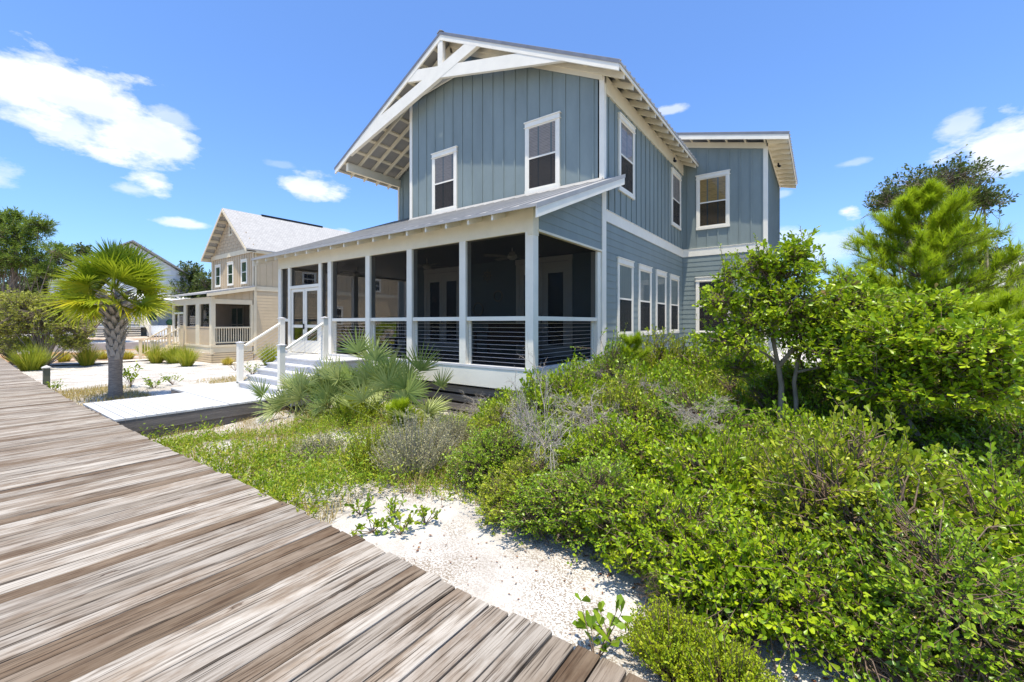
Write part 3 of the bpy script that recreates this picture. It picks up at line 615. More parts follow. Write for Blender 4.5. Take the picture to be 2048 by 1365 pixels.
# planter
t = thing('planter', (-11.55, 7.7, .73), 'black rectangular planter with a leafy plant just inside the screen', 'planter')
q = MB(); q.add([(-11.85, 7.5, .74), (-11.25, 7.5, .74), (-11.25, 7.9, .74), (-11.85, 7.9, .74), (-11.95, 7.42, 1.05), (-11.15, 7.42, 1.05), (-11.15, 7.98, 1.05), (-11.95, 7.98, 1.05)], [(0, 3, 2, 1), (4, 5, 6, 7), (0, 1, 5, 4), (1, 2, 6, 5), (2, 3, 7, 6), (3, 0, 4, 7)])
q.box(-11.98, -11.12, 7.39, 8.01, 1.03, 1.08); q.build('pot', M['blackpaint'], t)
planter = t
# slatted chair
t = thing('porch_chair', (-10.75, 8.6, .73), 'dark slat back chair between the planter and the left french door', 'chair')
q = MB(); q.box(-11.0, -10.5, 8.4, 8.85, 1.14, 1.18); q.build('seat', M['blackpaint'], t)
for x, y in ((-11.0, 8.4), (-10.54, 8.4), (-11.0, 8.81), (-10.54, 8.81)):
    q = MB(); q.box(x, x + .04, y, y + .04, .731, 1.14); q.build('leg', M['blackpaint'], t)
q = MB(); q.box(-11.0, -10.5, 8.815, 8.85, 1.70, 1.76)
for k in range(5): q.box(-10.98 + k * .112, -10.95 + k * .112, 8.82, 8.845, 1.18, 1.70)
q.build('backrest', M['blackpaint'], t)
# bench
t = thing('porch_bench', (-6.9, 9.3, .73), 'dark brown wooden bench against the wall left of the right french door', 'bench')
q = MB(); q.box(-7.75, -6.15, 8.95, 9.5, 1.10, 1.2); q.build('seat', M['darkwood'], t, bevel=.01)
q = MB(); q.box(-7.75, -6.15, 9.5, 9.6, 1.15, 1.62); q.build('backrest', M['darkwood'], t, bevel=.01)
for x in (-7.81, -6.14):
    q = MB(); q.box(x, x + .055, 8.95, 9.6, 1.35, 1.42); q.box(x, x + .05, 8.96, 9.01, .731, 1.35); q.box(x, x + .05, 9.53, 9.58, .731, 1.35); q.build('arm', M['darkwood'], t)

# ================================================================== ENTRY STAIRS
SX0, SX1 = -12.12, -9.95
st = thing('entry_stairs', (-11, 5.2, 0), 'white wooden steps with cable handrails rising to the screen doors', 'steps')
tr = [(4.69, .145), (4.93, .29), (5.17, .435), (5.41, .58)]
for i, (y, z) in enumerate(tr):
    a, b = SX0 + .0, SX1 + .55
    t = MB(); t.box(a - .02, b, y - .03, y + .27, z - .04, z); t.build('tread', M['whitewood'], st, bevel=.006)
    t = MB(); t.box(a, b - .02, y, y + .02, z - .145 + .003, z - .04); t.build('riser', M['whitewood'], st)
t = MB(); t.box(SX0 - .02, SX1 + .55, 5.62, YP - .012, .69, .728); t.build('landing', M['whitewood'], st, bevel=.005)
t = MB(); t.box(SX0, SX1 + .53, 5.65, 5.67, .583, .69); t.build('riser', M['whitewood'], st)
for x in (SX0 + .02, SX1 + .46):
    t = MB(); t.prism([(x, 4.72, -.2), (x, 6.6, -.2), (x, 6.6, .68), (x, 5.7, .68), (x, 4.72, .09)], (.04, 0, 0)); t.build('stringer', M['whitewood'], st)
newels = [(SX0 + .0, 4.66, .0, 1.13), (SX1 - .01, 4.66, .0, 1.13), (SX0 + .0, 5.70, .73, 1.76), (SX1 - .01, 5.70, .0, 1.76)]
for x, y, z0, z1 in newels:
    t = MB(); t.box(x, x + .125, y, y + .125, z0 + .003, z1); nw = t.build('newel_post', M['white'], st, bevel=.004)
    t = MB(); t.box(x - .018, x + .143, y - .018, y + .143, z1, z1 + .02); t.add([(x - .01, y - .01, z1 + .02), (x + .135, y - .01, z1 + .02), (x + .135, y + .135, z1 + .02), (x - .01, y + .135, z1 + .02), (x + .0625, y + .0625, z1 + .045)], [(0, 1, 4), (1, 2, 4), (2, 3, 4), (3, 0, 4), (3, 2, 1, 0)]); t.build('post_cap', M['whitewood'], nw)
for x in (SX0 + .0775, SX1 + .0675):
    t = MB(); t.beam((x, 4.82, 1.05), (x, 5.70, 1.62), .09, .045); t.build('handrail', M['white'], st, bevel=.004)
    cables(st, (x, 4.82, .26), (x, 4.82, .96), (x, 5.70, .86), (x, 5.70, 1.53), 8, .003)
# ================================================================== WHITE DECK WALK
RNG = random.Random(4)
def dplanks(mb, x0, x1, y0, y1, z=0., pitch=.145, across=True):
    y = y0
    while y < y1 - .02:
        e = min(y + pitch - .011, y1); zz = z + RNG.uniform(-.0015, .0015); mb.box(x0, x1, y, e, zz - .035, zz, RNG.random()); y += pitch
dk = thing('deck_walk', (-11, 3.3, -.3), 'white painted plank walkway joining the weathered boardwalk to the house steps', 'walkway')
mb = MB(); dplanks(mb, -12.2, -9.70, 1.87, 3.62); dplanks(mb, -13.3, -9.70, 3.62, 5.6); mb.build('planks', M['whiteplank'], dk)
mb = MB(); mb.box(-9.745, -9.705, 1.9, 5.6, -.26, -.037)
mb.box(-12.19, -12.15, 1.9, 3.6, -.26, -.037); mb.box(-13.29, -12.19, 3.625, 3.66, -.26, -.037); mb.box(-13.29, -13.25, 3.66, 5.6, -.26, -.037); mb.box(-13.25, -9.65, 5.56, 5.6, -.26, -.037)
mb.box(-9.78, -9.74, 1.95, 5.0, -.42, -.262)
mb.build('edge_board', M['greywood'], dk)
mb = MB()
for x in (-9.99, -12.1):
    for y in (2.4, 4.2): mb.box(x - .09, x - .0, y, y + .09, -.7, -.26)
mb.build('joist_post', M['greywood'], dk)

# ================================================================== BOARDWALK
def edge(x): return float(np.interp(x, [-60, -31, -22, -13, -10, -6.6, -3.8, -1, 3], [2.6, 2.05, 1.86, 1.80, 1.83, 1.87, 1.93, 1.955, 1.95]))
mb = MB(); x = -60.; P = .1375; k = 0
while x < 2.4:
    r = RNG.random() if not -1.15 < x < -.35 else RNG.choice((.02, .05, .08, .96)); dz = RNG.uniform(-.003, .003); tl = RNG.uniform(-.0025, .0025); w = P - RNG.uniform(.008, .014); e = edge(x) + RNG.uniform(-.014, .018) + (.03 if RNG.random() < .04 else 0)
    if -24.5 < x < -10 and False: pass
    c = .0018
    y0 = -1.6; pr = [(x, -.038), (x + w, -.038), (x + w, -.006 + dz - tl), (x + w - .006, dz - tl), (x + .006, dz + tl), (x, -.006 + dz + tl)]
    mb.prism([(a, y0, z) for a, z in pr], (0, e - y0, 0)); n = 12
    mb.r[-n:] = [r] * n
    x += P; k += 1
bw = mb.build('boardwalk', M['plank']); tag(bw, 'broad boardwalk of weathered grey brown planks', 'boardwalk', kind='structure')
mb = MB(); mb.box(-60, 2.4, 1.30, 1.34, -.32, -.045); mb.box(-60, 2.4, -1.2, -1.16, -.32, -.045); tag(mb.build('boardwalk_joists', M['greywood']), 'grey beams under the boardwalk', 'joists', kind='structure')

# ================================================================== GROUND
def grid(xs, ys, hf, name, mat):
    X, Y = np.meshgrid(xs, ys); Z = hf(X, Y); nx, ny = len(xs), len(ys)
    V = np.stack([X, Y, Z], -1).reshape(-1, 3).astype(np.float32)
    i = np.arange(nx - 1)[None] + np.arange(ny - 1)[:, None] * nx
    Q = np.stack([i, i + 1, i + 1 + nx, i + nx], -1).reshape(-1, 4).astype(np.int32)
    me = bpy.data.meshes.new(name); me.vertices.add(len(V)); me.vertices.foreach_set('co', V.ravel())
    me.loops.add(Q.size); me.loops.foreach_set('vertex_index', Q.ravel()); me.polygons.add(len(Q)); me.polygons.foreach_set('loop_start', np.arange(0, Q.size, 4, dtype=np.int32))
    me.update(calc_edges=True); me.polygons.foreach_set('use_smooth', [True] * len(Q)); return link_mesh(name, me, mat)
xs = np.concatenate([np.arange(-600, -62, 12.), np.arange(-62, -16, .8), np.arange(-16, 8, .1), np.arange(8, 40, 1.5), np.arange(40, 600, 14.)])
ys = np.concatenate([np.arange(-400, -12, 12.), np.arange(-12, 1, 1.), np.arange(1, 13, .1), np.arange(13, 40, .9), np.arange(40, 700, 14.)])
tag(grid(xs, ys, gz, 'ground', M['sand']), 'white sandy ground with leaf crumbs and brown straw', 'ground', kind='structure')
def strip(name, x0, x1, y0, y1, th, mat, lab):
    """slab that follows the ground"""
    X = np.linspace(x0, x1, max(2, int(abs(x1 - x0) / .8))); Y = np.linspace(y0, y1, max(2, int(abs(y1 - y0) / .8)))
    q = grid(X, Y, lambda a, b: gz(a, b) * 0 + np.maximum(gz(a, b), gz(a, b)) + th, name, M[mat]); tag(q, lab, 'path', kind='structure'); return q
strip('path', -33.2, -31.7, 2.6, 30, .07, 'concrete', 'pale narrow concrete path across the sand')
strip('road', -50, -44, 2.6, 60, .05, 'concrete', 'pale road in front of the white house')
mb = MB(); mb.box(-44, -43.8, 2.6, 60, -.6, .12); tag(mb.build('kerb', M['concrete']), 'low pale kerb along the road', 'kerb', kind='structure')

# ================================================================== TAN HOUSE
TX, TYP, TYH, TXL = -27.26, 9.24, 11.44, -33.6
th = thing('tan_house', (-30, 13, -.6), 'tan two storey cottage with steep pale shingled gable roof and screened corner porch', 'house')
GS = Face((TX, TYH, 0), (0, 1, 0), (1, 0, 0)); GF = Face((TXL, TYH, 0), (1, 0, 0), (0, -1, 0)); GPS = Face((TX, TYP, 0), (0, 1, 0), (1, 0, 0)); GP = Face((TXL, TYP, 0), (1, 0, 0), (0, -1, 0))
WT = TX - TXL; TRX = -30.43
def tz(x): return 8.85 - .83 * abs(x - TRX)
mb = MB(); GF.poly(mb, [(0, 0), (WT, 0), (WT, tz(TX) - .15), (TRX - TXL, 8.7), (0, tz(TXL) - .15)], -.15, 0); GF.batten(mb, 0, WT, 3.5, lambda a: 5.9, .34, .0, .05)
z = 6.15
while z < 8.4:                                                      # shingle courses in the gable
    hw = (8.65 - z) / .83; mb.prism([(TRX - hw + .1, TYH - .002, z), (TRX + hw - .1, TYH - .002, z), (TRX + hw - .1, TYH - .03, z), (TRX - hw + .1, TYH - .03, z)], (0, 0, .01))
    for k in range(int(2 * hw / .2)):
        x = TRX - hw + .15 + k * .2; mb.box(x, x + .185, TYH - .026 - .004 * (k % 3), TYH - .001, z + .002 * (k % 3), z + .2)
    z += .21
mb.build('front_wall', M['tan'], th)
mb = MB(); GS.box(mb, .0, 11.5, -.6, tz(TX) - .15, -.15, 0); GS.batten(mb, .1, 11.5, 3.84, lambda a: 5.75, .36); GS.lap(mb, .12, 11.5, -.55, 3.55, .185, lip=.009); mb.build('side_wall', M['tanlight'], th)
mb = MB(); mb.box(TXL, TXL + .15, TYH + .15, 22.9, -.6, 5.9); mb.box(TXL + .15, TX - .15, 22.7, 22.85, -.6, 6); mb.build('rear_wall', M['tan'], th)
mb = MB(); GF.box(mb, -.02, WT, 5.86, 6.14, .04, .07); GS.box(mb, .12, 11.5, 3.56, 3.83, .0, .045); GF.box(mb, WT - .13, WT + .03, 3.6, tz(TX) - .2, .001, .045); GS.box(mb, -.044, .12, -.2, tz(TX) - .2, .001, .03); GF.box(mb, -.03, .12, 3.4, 5.86, .001, .04)
GS.box(mb, .12, 11.5, tz(TX) - .42, tz(TX) - .18, .0, .05); mb.build('trim_band', M['tantrim'], th)
for a0, a1, z0, z1 in ((-32.96, -32.10, 4.02, 5.53), (-31.0, -30.12, 4.02, 5.55), (-28.98, -28.14, 4.02, 5.55)): window(th, GF, a0 - TXL, z0, a1 - a0, z1 - z0, 'green_blind', None, cap=True)
window(th, GF, -30.78 - TXL, 7.2, .56, .85, 'blind', None, mat='tantrim', cap=False, name='vent_window')
for y0, w, z0, h in ((14.3, .95, 4.05, 1.0), (16.6, .62, 1.5, 1.3), (19.5, .9, 3.95, 1.05)): window(th, GS, y0 - TYH, z0, w, h, 'darkroom', None)
for s in (1, -1):
    mb = MB(); xe = TRX + s * 3.47; yr = TYH - .55
    mb.prism([(TRX, yr, 8.87), (xe, yr, tz(xe) + .02), (xe, yr, tz(xe) - .05), (TRX, yr, 8.80)], (0, 12.6, 0)); mb.build('roof', M['shingle'], th)
mb = MB()
for s in (1, -1):
    xe = TRX + s * 3.45
    mb.prism([(TRX, TYH - .57, 8.82), (xe, TYH - .57, tz(xe) - .03), (xe, TYH - .57, tz(xe) - .22), (TRX, TYH - .57, 8.63)], (0, .04, 0))
    mb.box(min(xe, xe - s * .03), max(xe, xe - s * .03), TYH - .52, 23.3, tz(xe) - .2, tz(xe) - .04)
    for k in range(8):
        x = TRX + s * (.3 + k * .44); mb.prism([(x, TYH - .53, tz(x) - .09), (x + .07, TYH - .53, tz(x + .07) - .09), (x + .07, TYH - .53, tz(x) - .21), (x, TYH - .53, tz(x) - .21)], (0, .5, 0))
mb.build('fascia_board', M['tantrim'], th)
mb = MB(); mb.box(TRX - .12, TRX + .12, 13.2, 17.5, 8.82, 8.92); mb.build('ridge_vent', M['blackpaint'], th)
# rear cross gable seen over the ridge
mb = MB(); mb.prism([(-24.2, 20.5, 6.1), (-24.2, 26.5, 6.1), (-24.2, 23.5, 8.75)], (-8, 0, 0)); mb.build('rear_roof', M['shingle'], th)
# tan porch
def tp(y): return 3.33 + .21 * (y - 8.95)
mb = MB(); mb.prism([(TXL - .95, 8.9, tp(8.9)), (TXL - .95, TYH - .06, tp(TYH)), (TXL - .95, TYH - .06, tp(TYH) - .09), (TXL - .95, 8.9, tp(8.9) - .09)], (WT + 1.25, 0, 0)); mb.build('porch_roof', M['shingle'], th)
mb = MB(); mb.box(TXL, TX, TYP, TYP + .16, 2.72, 3.10); GPS.box(mb, .16, 2.1, 2.72, 2.98, -.16, .01)
mb.prism([(TX + .27, 8.93, tp(8.93) - .09), (TX + .27, TYH - .07, tp(TYH) - .09), (TX + .27, TYH - .07, tp(TYH) - .28), (TX + .27, 8.93, tp(8.93) - .25)], (.03, 0, 0)); mb.build('porch_beam', M['tantrim'], th)
mb = MB(); GPS.poly(mb, [(.1, 2.98), (2.14, 2.98), (2.14, tp(TYH) - .12), (.1, tp(TYP) - .12)], -.1, -.01); GPS.batten(mb, .1, 2.1, 2.98, lambda a: 3.1 + a * .2, .4, -.01); mb.build('porch_gable', M['tan'], th)
for x in (TXL, -31.6, -30.95 + .0, -29.62, -28.9 + .0, TX - .30):
    w = .30 if x == TX - .30 else (.18 if x < -33 else (.4 if abs(x + 31.6) < .01 else .0))
    if x == -29.62: w = .6
    if w == 0: continue
    p = MB(); p.box(x, x + w, TYP, TYP + .2, .39, 2.72); p.build('porch_post', M['tantrim'], th)
p = MB(); p.box(TX - .2, TX, TYH - .2, TYH - .05, .39, 2.72); p.build('porch_post', M['tantrim'], th)
p = MB(); p.box(-31.2, -29.62, TYP + .03, TYP + .09, .42, 1.36); p.box(-29.02, TX - .30, TYP + .03, TYP + .09, .42, 1.36); p.box(-31.2, -29.62, TYP + .01, TYP + .12, 1.36, 1.43); p.box(-29.02, TX - .3, TYP + .01, TYP + .12, 1.36, 1.43); p.build('knee_panel', M['tan'], th)
p = MB(); GPS.box(p, .2, 2.0, 1.33, 1.42, -.12, -.01); GPS.box(p, .2, 2.0, .50, .57, -.12, -.01)
for k in range(15): GPS.box(p, .26 + k * .12, .26 + k * .12 + .04, .57, 1.33, -.09, -.045)
p.build('balustrade', M['tantrim'], th)
p = MB(); p.box(TXL - .02, TX + .03, TYP - .03, TYH - .06, .28, .40); p.build('porch_floor', M['tantrim'], th)
p = MB(); p.box(TXL, TX, TYP, TYP + .04, -.02, .28); GPS.box(p, .04, 2.1, -.02, .28, -.04, 0); p.box(TX - .1, TX + .02, TYP - .02, TYP + .1, -.1, .28); p.build('porch_skirt', M['tantrim'], th)
p = MB()
for k in range(5):
    z = -.68 + k * .13; p.box(TXL, TX + .01, TYP - .01, TYP + .03, z, z + .11); GPS.box(p, .04, 2.15, z, z + .11, -.04, .01)
p.build('skirt_boards', M['tanlight'], th)
p = MB(); p.box(TXL + .2, TX - .2, TYP + .08, TYP + .081, 1.43, 2.72); p.box(TX - .131, TX - .13, TYP + .2, TYH - .2, .57, 2.72); p.build('insect_screen', M['screen'], th)
p = MB()
for x in (-33.4, -32.6, -31.65): p.box(x, x + .07, TYP + .0, TYP + .07, .40, 2.3)
p.box(-33.4, -31.58, TYP, TYP + .07, 2.2, 2.3); p.box(-33.33, -31.65, TYP + .01, TYP + .06, 1.2, 1.27); p.box(-33.33, -31.65, TYP + .02, TYP + .06, .40, .75); p.build('screen_door', M['white'], th)
fr = MB(); GF.box(fr, 3.2, 3.3, .4, 2.55, .01, .06); GF.box(fr, 4.9, 5.0, .4, 2.55, .01, .06); GF.box(fr, 3.2, 5.0, 2.55, 2.7, .01, .065); GF.box(fr, 4.0, 4.12, .4, 2.55, .01, .055); GF.box(fr, 3.3, 4.9, .4, .9, .01, .05); GF.box(fr, 3.3, 4.9, 1.5, 1.56, .01, .05); fd = fr.build('french_door', M['tantrim'], th)
g = MB(); GF.box(g, 3.3, 4.0, .9, 2.55, .02, .03); GF.box(g, 4.12, 4.9, .9, 2.55, .02, .03); g.build('pane', M['green_blind'], fd)
# tan stairs
ts = thing('tan_house_steps', (-33, 8.4, -.6), 'cream wooden steps with balusters at the tan house porch door', 'steps')
for k in range(5):
    t = MB(); t.box(-33.6, -31.5, TYP - .1 - (5 - k) * .27, TYP - .1 - (4 - k) * .27, -.6 + k * .17, -.6 + (k + 1) * .17); t.build('tread', M['tantrim'], ts)
for x in (-33.72, -31.5):
    for y, z0, z1 in ((7.6, -.6, .60), (9.02, .2, 1.45)):
        t = MB(); t.box(x, x + .14, y, y + .14, z0, z1); t.box(x - .02, x + .16, y - .02, y + .16, z1, z1 + .04); t.build('newel_post', M['tantrim'], ts)
    t = MB(); t.beam((x + .07, 7.7, .48), (x + .07, 9.05, 1.36), .07, .06); t.beam((x + .07, 7.7, -.30), (x + .07, 9.05, .55), .05, .05)
    for k in range(9):
        y = 7.85 + k * .14; z = -.3 + (y - 7.7) * .63; t.box(x + .05, x + .09, y, y + .04, z, z + .8)
    t.build('handrail', M['tantrim'], ts)

# ================================================================== WHITE HOUSE (far)
WX = -57.5
wh = thing('white_house', (-60, 12, .3), 'white board and batten house with broad deck, beyond the palm', 'house')
GW = Face((WX, 0, 0), (0, 1, 0), (1, 0, 0))
mb = MB(); GW.poly(mb, [(6.9, .3), (19.5, .3), (19.5, 5.4), (12.4, 9.85), (6.9, 6.4)], -.2, 0); GW.batten(mb, 7, 19.5, .35, lambda a: (9.7 - .63 * (a - 12.4)) if a > 12.4 else 6.3 + (a - 6.9) * .62, .42, 0, .06); mb.box(WX - 9, WX - .2, 6.9, 7.1, .3, 6.3); mb.build('front_wall', M['palewhite'], wh)
mb = MB(); mb.prism([(WX + .5, 12.4, 10.15), (WX + .5, 20.2, 5.2), (WX + .5, 20.2, 5.08), (WX + .5, 12.4, 10.0)], (-11, 0, 0)); mb.prism([(WX + .5, 12.4, 10.15), (WX + .5, 6.2, 6.25), (WX + .5, 6.2, 6.12), (WX + .5, 12.4, 10.0)], (-11, 0, 0)); mb.build('roof', M['roofmetal'], wh)
mb = MB(); GW.box(mb, 8.2, 20, 3.65, 3.95, 1.8, 2.2); mb.prism([(WX, 8.2, 4.6), (WX + 2.4, 8.2, 3.95), (WX + 2.4, 8.2, 4.03), (WX, 8.2, 4.7)], (0, 12, 0)); mb.build('porch_roof', M['palewhite'], wh)
mb = MB(); GW.box(mb, 9.2, 20, 1.2, 1.36, .01, 2.4); mb.build('deck', M['palewhite'], wh)
for a in (9.3, 12.55, 15.25, 18):
    mb = MB(); GW.box(mb, a, a + .28, 1.36, 3.65, 1.95, 2.2); mb.build('post', M['white'], wh)
for a0, a1 in ((9.3, 12.6), (15.4, 19.5)):
    mb = MB()
    for k in range(5): GW.box(mb, a0, a1, 1.5 + k * .19, 1.5 + k * .19 + .12, 2.21, 2.25)
    for k in range(4): GW.box(mb, a0, a1, .38 + k * .22, .38 + k * .22 + .13, 2.3, 2.35)
    mb.build('deck_railing', M['white'], wh)
mb = MB()
for k in range(6): GW.box(mb, 13.05, 15.2, .32 + k * .17, .32 + (k + 1) * .17, 2.4, 2.4 + (6 - k) * .3)
mb.build('steps', M['palewhite'], wh)
mb = MB()
for a in (12.85, 15.2):
    for q in (.25, .5, .75, 1.0): mb.beam((WX + 2.4, a, 1.36 + q), (WX + 4.3, a, .32 + q), .08, .12)
    GW.box(mb, a - .07, a + .07, .3, 1.5, 4.25, 4.4)
mb.build('stair_railing', M['white'], wh)
fr = MB(); GW.box(fr, 12.7, 12.85, 1.37, 3.55, .07, .12); GW.box(fr, 14.4, 14.55, 1.37, 3.55, .07, .12); GW.box(fr, 13.5, 13.74, 1.37, 3.47, .07, .12); GW.box(fr, 12.7, 14.55, 3.47, 3.62, .07, .12); GW.box(fr, 12.85, 14.4, 1.37, 1.95, .065, .11); fd = fr.build('double_door', M['white'], wh)
g = MB(); GW.box(g, 12.86, 13.5, 1.95, 3.47, .07, .09); GW.box(g, 13.74, 14.4, 1.95, 3.47, .07, .09); g.build('pane', M['green_blind'], fd)
window(wh, Face((WX + .06, 0, 0), (0, 1, 0), (1, 0, 0)), 10.6, 1.9, 1.1, 1.55, 'darkroom', None)
for y, m, lab in ((15.9, 'blackpaint', 'round black jar on the white house deck'), (15.25, 'green_blind', 'round dark green jar beside the black one on the white house deck')):
    q = MB(); q.tube([(WX + 1.6, y, 1.37), (WX + 1.6, y, 1.5), (WX + 1.6, y, 1.75), (WX + 1.6, y, 1.95), (WX + 1.6, y, 2.02)], [.2, .38, .42, .3, .24], 16); tag(q.build('jar', M[m], smooth=True, org=(WX + 1.6, y, 1.37)), lab, 'jar', 'jars on the far deck')

# ================================================================== RIGHT HOUSE
rh = thing('neighbour_house', (16, 50, 0), 'beige house with pale metal roof, mostly hidden behind the pines at the right', 'house')
d_ = 30
mb = MB(); mb.box(9.6, 26, 44.3, 56, -.4, 4.15); mb.build('wall', M['tan'], rh)
mb = MB(); mb.prism([(8.6, 43.5, 4.05), (27, 43.5, 4.05), (27, 43.5, 4.22), (8.6, 43.5, 4.22)], (0, 13, 0)); mb.prism([(8.6, 43.5, 4.22), (8.6, 57, 4.22), (14.5, 50, 8.0)], (12, 0, 0)); mb.build('roof', M['roofmetal'], rh)
mb = MB(); mb.tube([(10.9, 43.4, 4.1), (10.9, 43.4, 3.95), (11.5, 44.0, 3.6), (12.1, 44.2, 3.5), (12.1, 44.2, 0)], .07, 8); mb.build('downpipe', M['white'], rh)
window(rh, Face((9.6, 44.3, 0), (1, 0, 0), (0, -1, 0)), .05, 2.2, .9, 1.35, 'green_blind', None)

# bollard
b_ = on_ground(88, 779); b_ = np.array([-18.2, 2.04, -.4])
t = thing('bollard_light', b_, 'olive metal bollard light with pyramid cap beside the boardwalk', 'bollard')
x, y = b_[0], b_[1]; q = MB(); q.box(x - .07, x + .07, y - .07, y + .07, -.42, .33); q.build('body', M['bollard'], t, bevel=.004)
q = MB(); q.box(x - .095, x + .095, y - .095, y + .095, .33, .355); q.add([(x - .095, y - .095, .355), (x + .095, y - .095, .355), (x + .095, y + .095, .355), (x - .095, y + .095, .355), (x, y, .42)], [(0, 1, 4), (1, 2, 4), (2, 3, 4), (3, 0, 4), (3, 2, 1, 0)]); q.build('cap', M['concrete'], t)

# rear steps and retaining ledge beside the bay
rs = thing('rear_steps', (-1.6, 14.6, -.2), 'weathered grey wooden steps below the bay behind the shrubs', 'steps')
for k in range(4):
    t = MB(); t.box(-2.9, .6, 14.2 + k * .35, 14.6 + k * .35, -.2 + k * .17, -.2 + (k + 1) * .17); t.build('tread', M['concrete' if k % 2 else 'greywood'], rs)
mb = MB(); mb.box(-4.29, -3.2, 11.6, 16.6, -.35, .16); mb.box(-3.26, -3.16, 11.5, 16.7, .161, .22)
rw_ = tag(mb.build('retaining_wall', M['stone'], org=(-3.8, 14, -.3)), 'low grey stone ledge along the side wall of the blue house', 'ledge')

# ================================================================== FOLIAGE LIBRARY
def nrm(a): return a / np.maximum(np.linalg.norm(a, axis=-1, keepdims=True), 1e-9)
LEAF = (np.array([(0, 0, 0), (0, .42, -.03), (0, .78, -.035), (0, 1, .0), (.17, .40, .03), (.27, .76, .05), (-.17, .40, .03), (-.27, .76, .05)]),
        [(0, 4, 1), (1, 4, 5, 2), (2, 5, 3), (0, 1, 6), (1, 2, 7, 6), (2, 3, 7)])
LEAF4 = (np.array([(0, 0, 0), (.26, .6, .03), (0, 1, 0), (-.26, .6, .03)]), [(0, 1, 2), (0, 2, 3)])
LANCE = (np.array([(0, 0, 0), (.13, .5, .04), (0, 1, 0), (-.13, .5, .04), (0, .5, -.01)]), [(0, 1, 4), (4, 1, 2), (0, 4, 3), (4, 2, 3)])
NEED = (np.array([(-.5, 0, 0), (.5, 0, 0), (0, 1, 0)]), [(0, 1, 2)])
class Fol:
    def __init__(s, seed): s.V = []; s.F = []; s.R = []; s.MI = []; s.n = 0; s.g = np.random.default_rng(seed)
    def inst(s, T, pos, d, nor, size, rnd, mi=0, wid=1.):
        """copies of template T: axis d, normal near nor"""
        tv, tf = T; d = nrm(d); x = nrm(np.cross(d, nor)); z = np.cross(x, d); sz = np.asarray(size)[:, None, None] if np.ndim(size) else size
        w = np.asarray(wid)[:, None, None] if np.ndim(wid) else wid
        v = pos[:, None] + (x[:, None] * (tv[None, :, 0:1]) * w + d[:, None] * tv[None, :, 1:2] + z[:, None] * tv[None, :, 2:3]) * sz
        n, k = len(pos), len(tv); off = s.n + np.arange(n) * k
        for f in tf: s.F.append((off[:, None] + np.array(f)[None], mi))
        s.V.append(v.reshape(-1, 3)); s.R.append(np.repeat(rnd, k)); s.n += n * k
    def sticks(s, p0, p1, r0, r1, mi=1, sides=3):
        p0 = np.atleast_2d(p0); p1 = np.atleast_2d(p1); d = nrm(p1 - p0); a = nrm(np.cross(d, np.array([.31, .17, .93]))); b = np.cross(d, a); n = len(p0)
        r0 = np.broadcast_to(np.asarray(r0, float), (n,))[:, None]; r1 = np.broadcast_to(np.asarray(r1, float), (n,))[:, None]
        V = []
        for p, r in ((p0, r0), (p1, r1)):
            for k in range(sides):
                t = 2 * math.pi * k / sides; V.append(p + (a * math.cos(t) + b * math.sin(t)) * r)
        V = np.stack(V, 1); off = s.n + np.arange(n) * 2 * sides
        for k in range(sides): s.F.append((off[:, None] + np.array((k, (k + 1) % sides, sides + (k + 1) % sides, sides + k))[None], mi))
        s.V.append(V.reshape(-1, 3)); s.R.append(np.full(n * 2 * sides, .5)); s.n += n * 2 * sides
    def blade(s, base, d, length, width, droop, rnd, mi=0, seg=4):
        """curved ribbons (grass, palm segments); arrays of n"""
        n = len(base); d = nrm(d); side = nrm(np.cross(d, UP) + 1e-6); V = []
        length = np.broadcast_to(length, (n,))[:, None]; width = np.broadcast_to(width, (n,))[:, None]; droop = np.broadcast_to(droop, (n,))[:, None]
        for i in range(seg + 1):
            t = i / seg; c = base + d * length * t - UP * droop * length * t * t; w = width * (1 - t) ** .7 * (.75 + .25 * min(1, t * 4)) + width * .03
            V += [c - side * w / 2, c + side * w / 2]
        V = np.stack(V, 1); off = s.n + np.arange(n) * 2 * (seg + 1)
        for i in range(seg): s.F.append((off[:, None] + np.array((2 * i, 2 * i + 1, 2 * i + 3, 2 * i + 2))[None], mi))
        s.V.append(V.reshape(-1, 3)); s.R.append(np.repeat(rnd, 2 * (seg + 1))); s.n += n * 2 * (seg + 1)
    def mesh(s, name, only=None, org=(0, 0, 0)):
        """mesh of the faces with material index 'only' (or all), relative to org"""
        V = np.concatenate(s.V) - np.array(org, float); R = np.concatenate(s.R); FF_ = [(f, m) for f, m in s.F if only is None or m == only]
        loops = np.concatenate([f.ravel() for f, m in FF_]); tot = np.concatenate([np.full(len(f), f.shape[1]) for f, m in FF_]); st = np.concatenate([[0], np.cumsum(tot)[:-1]])
        used = np.unique(loops); mp = np.full(len(V), -1, np.int64); mp[used] = np.arange(len(used)); V = V[used]; R = R[used]; loops = mp[loops]
        me = bpy.data.meshes.new(name); me.vertices.add(len(V)); me.vertices.foreach_set('co', V.astype(np.float32).ravel())
        me.loops.add(len(loops)); me.loops.foreach_set('vertex_index', loops.astype(np.int32)); me.polygons.add(len(tot)); me.polygons.foreach_set('loop_start', st.astype(np.int32))
        a = me.attributes.new('rnd', 'FLOAT', 'POINT'); a.data.foreach_set('value', R.astype(np.float32)); me.update(calc_edges=True)
        return me
    def has(s, m): return any(mm == m for _, mm in s.F)

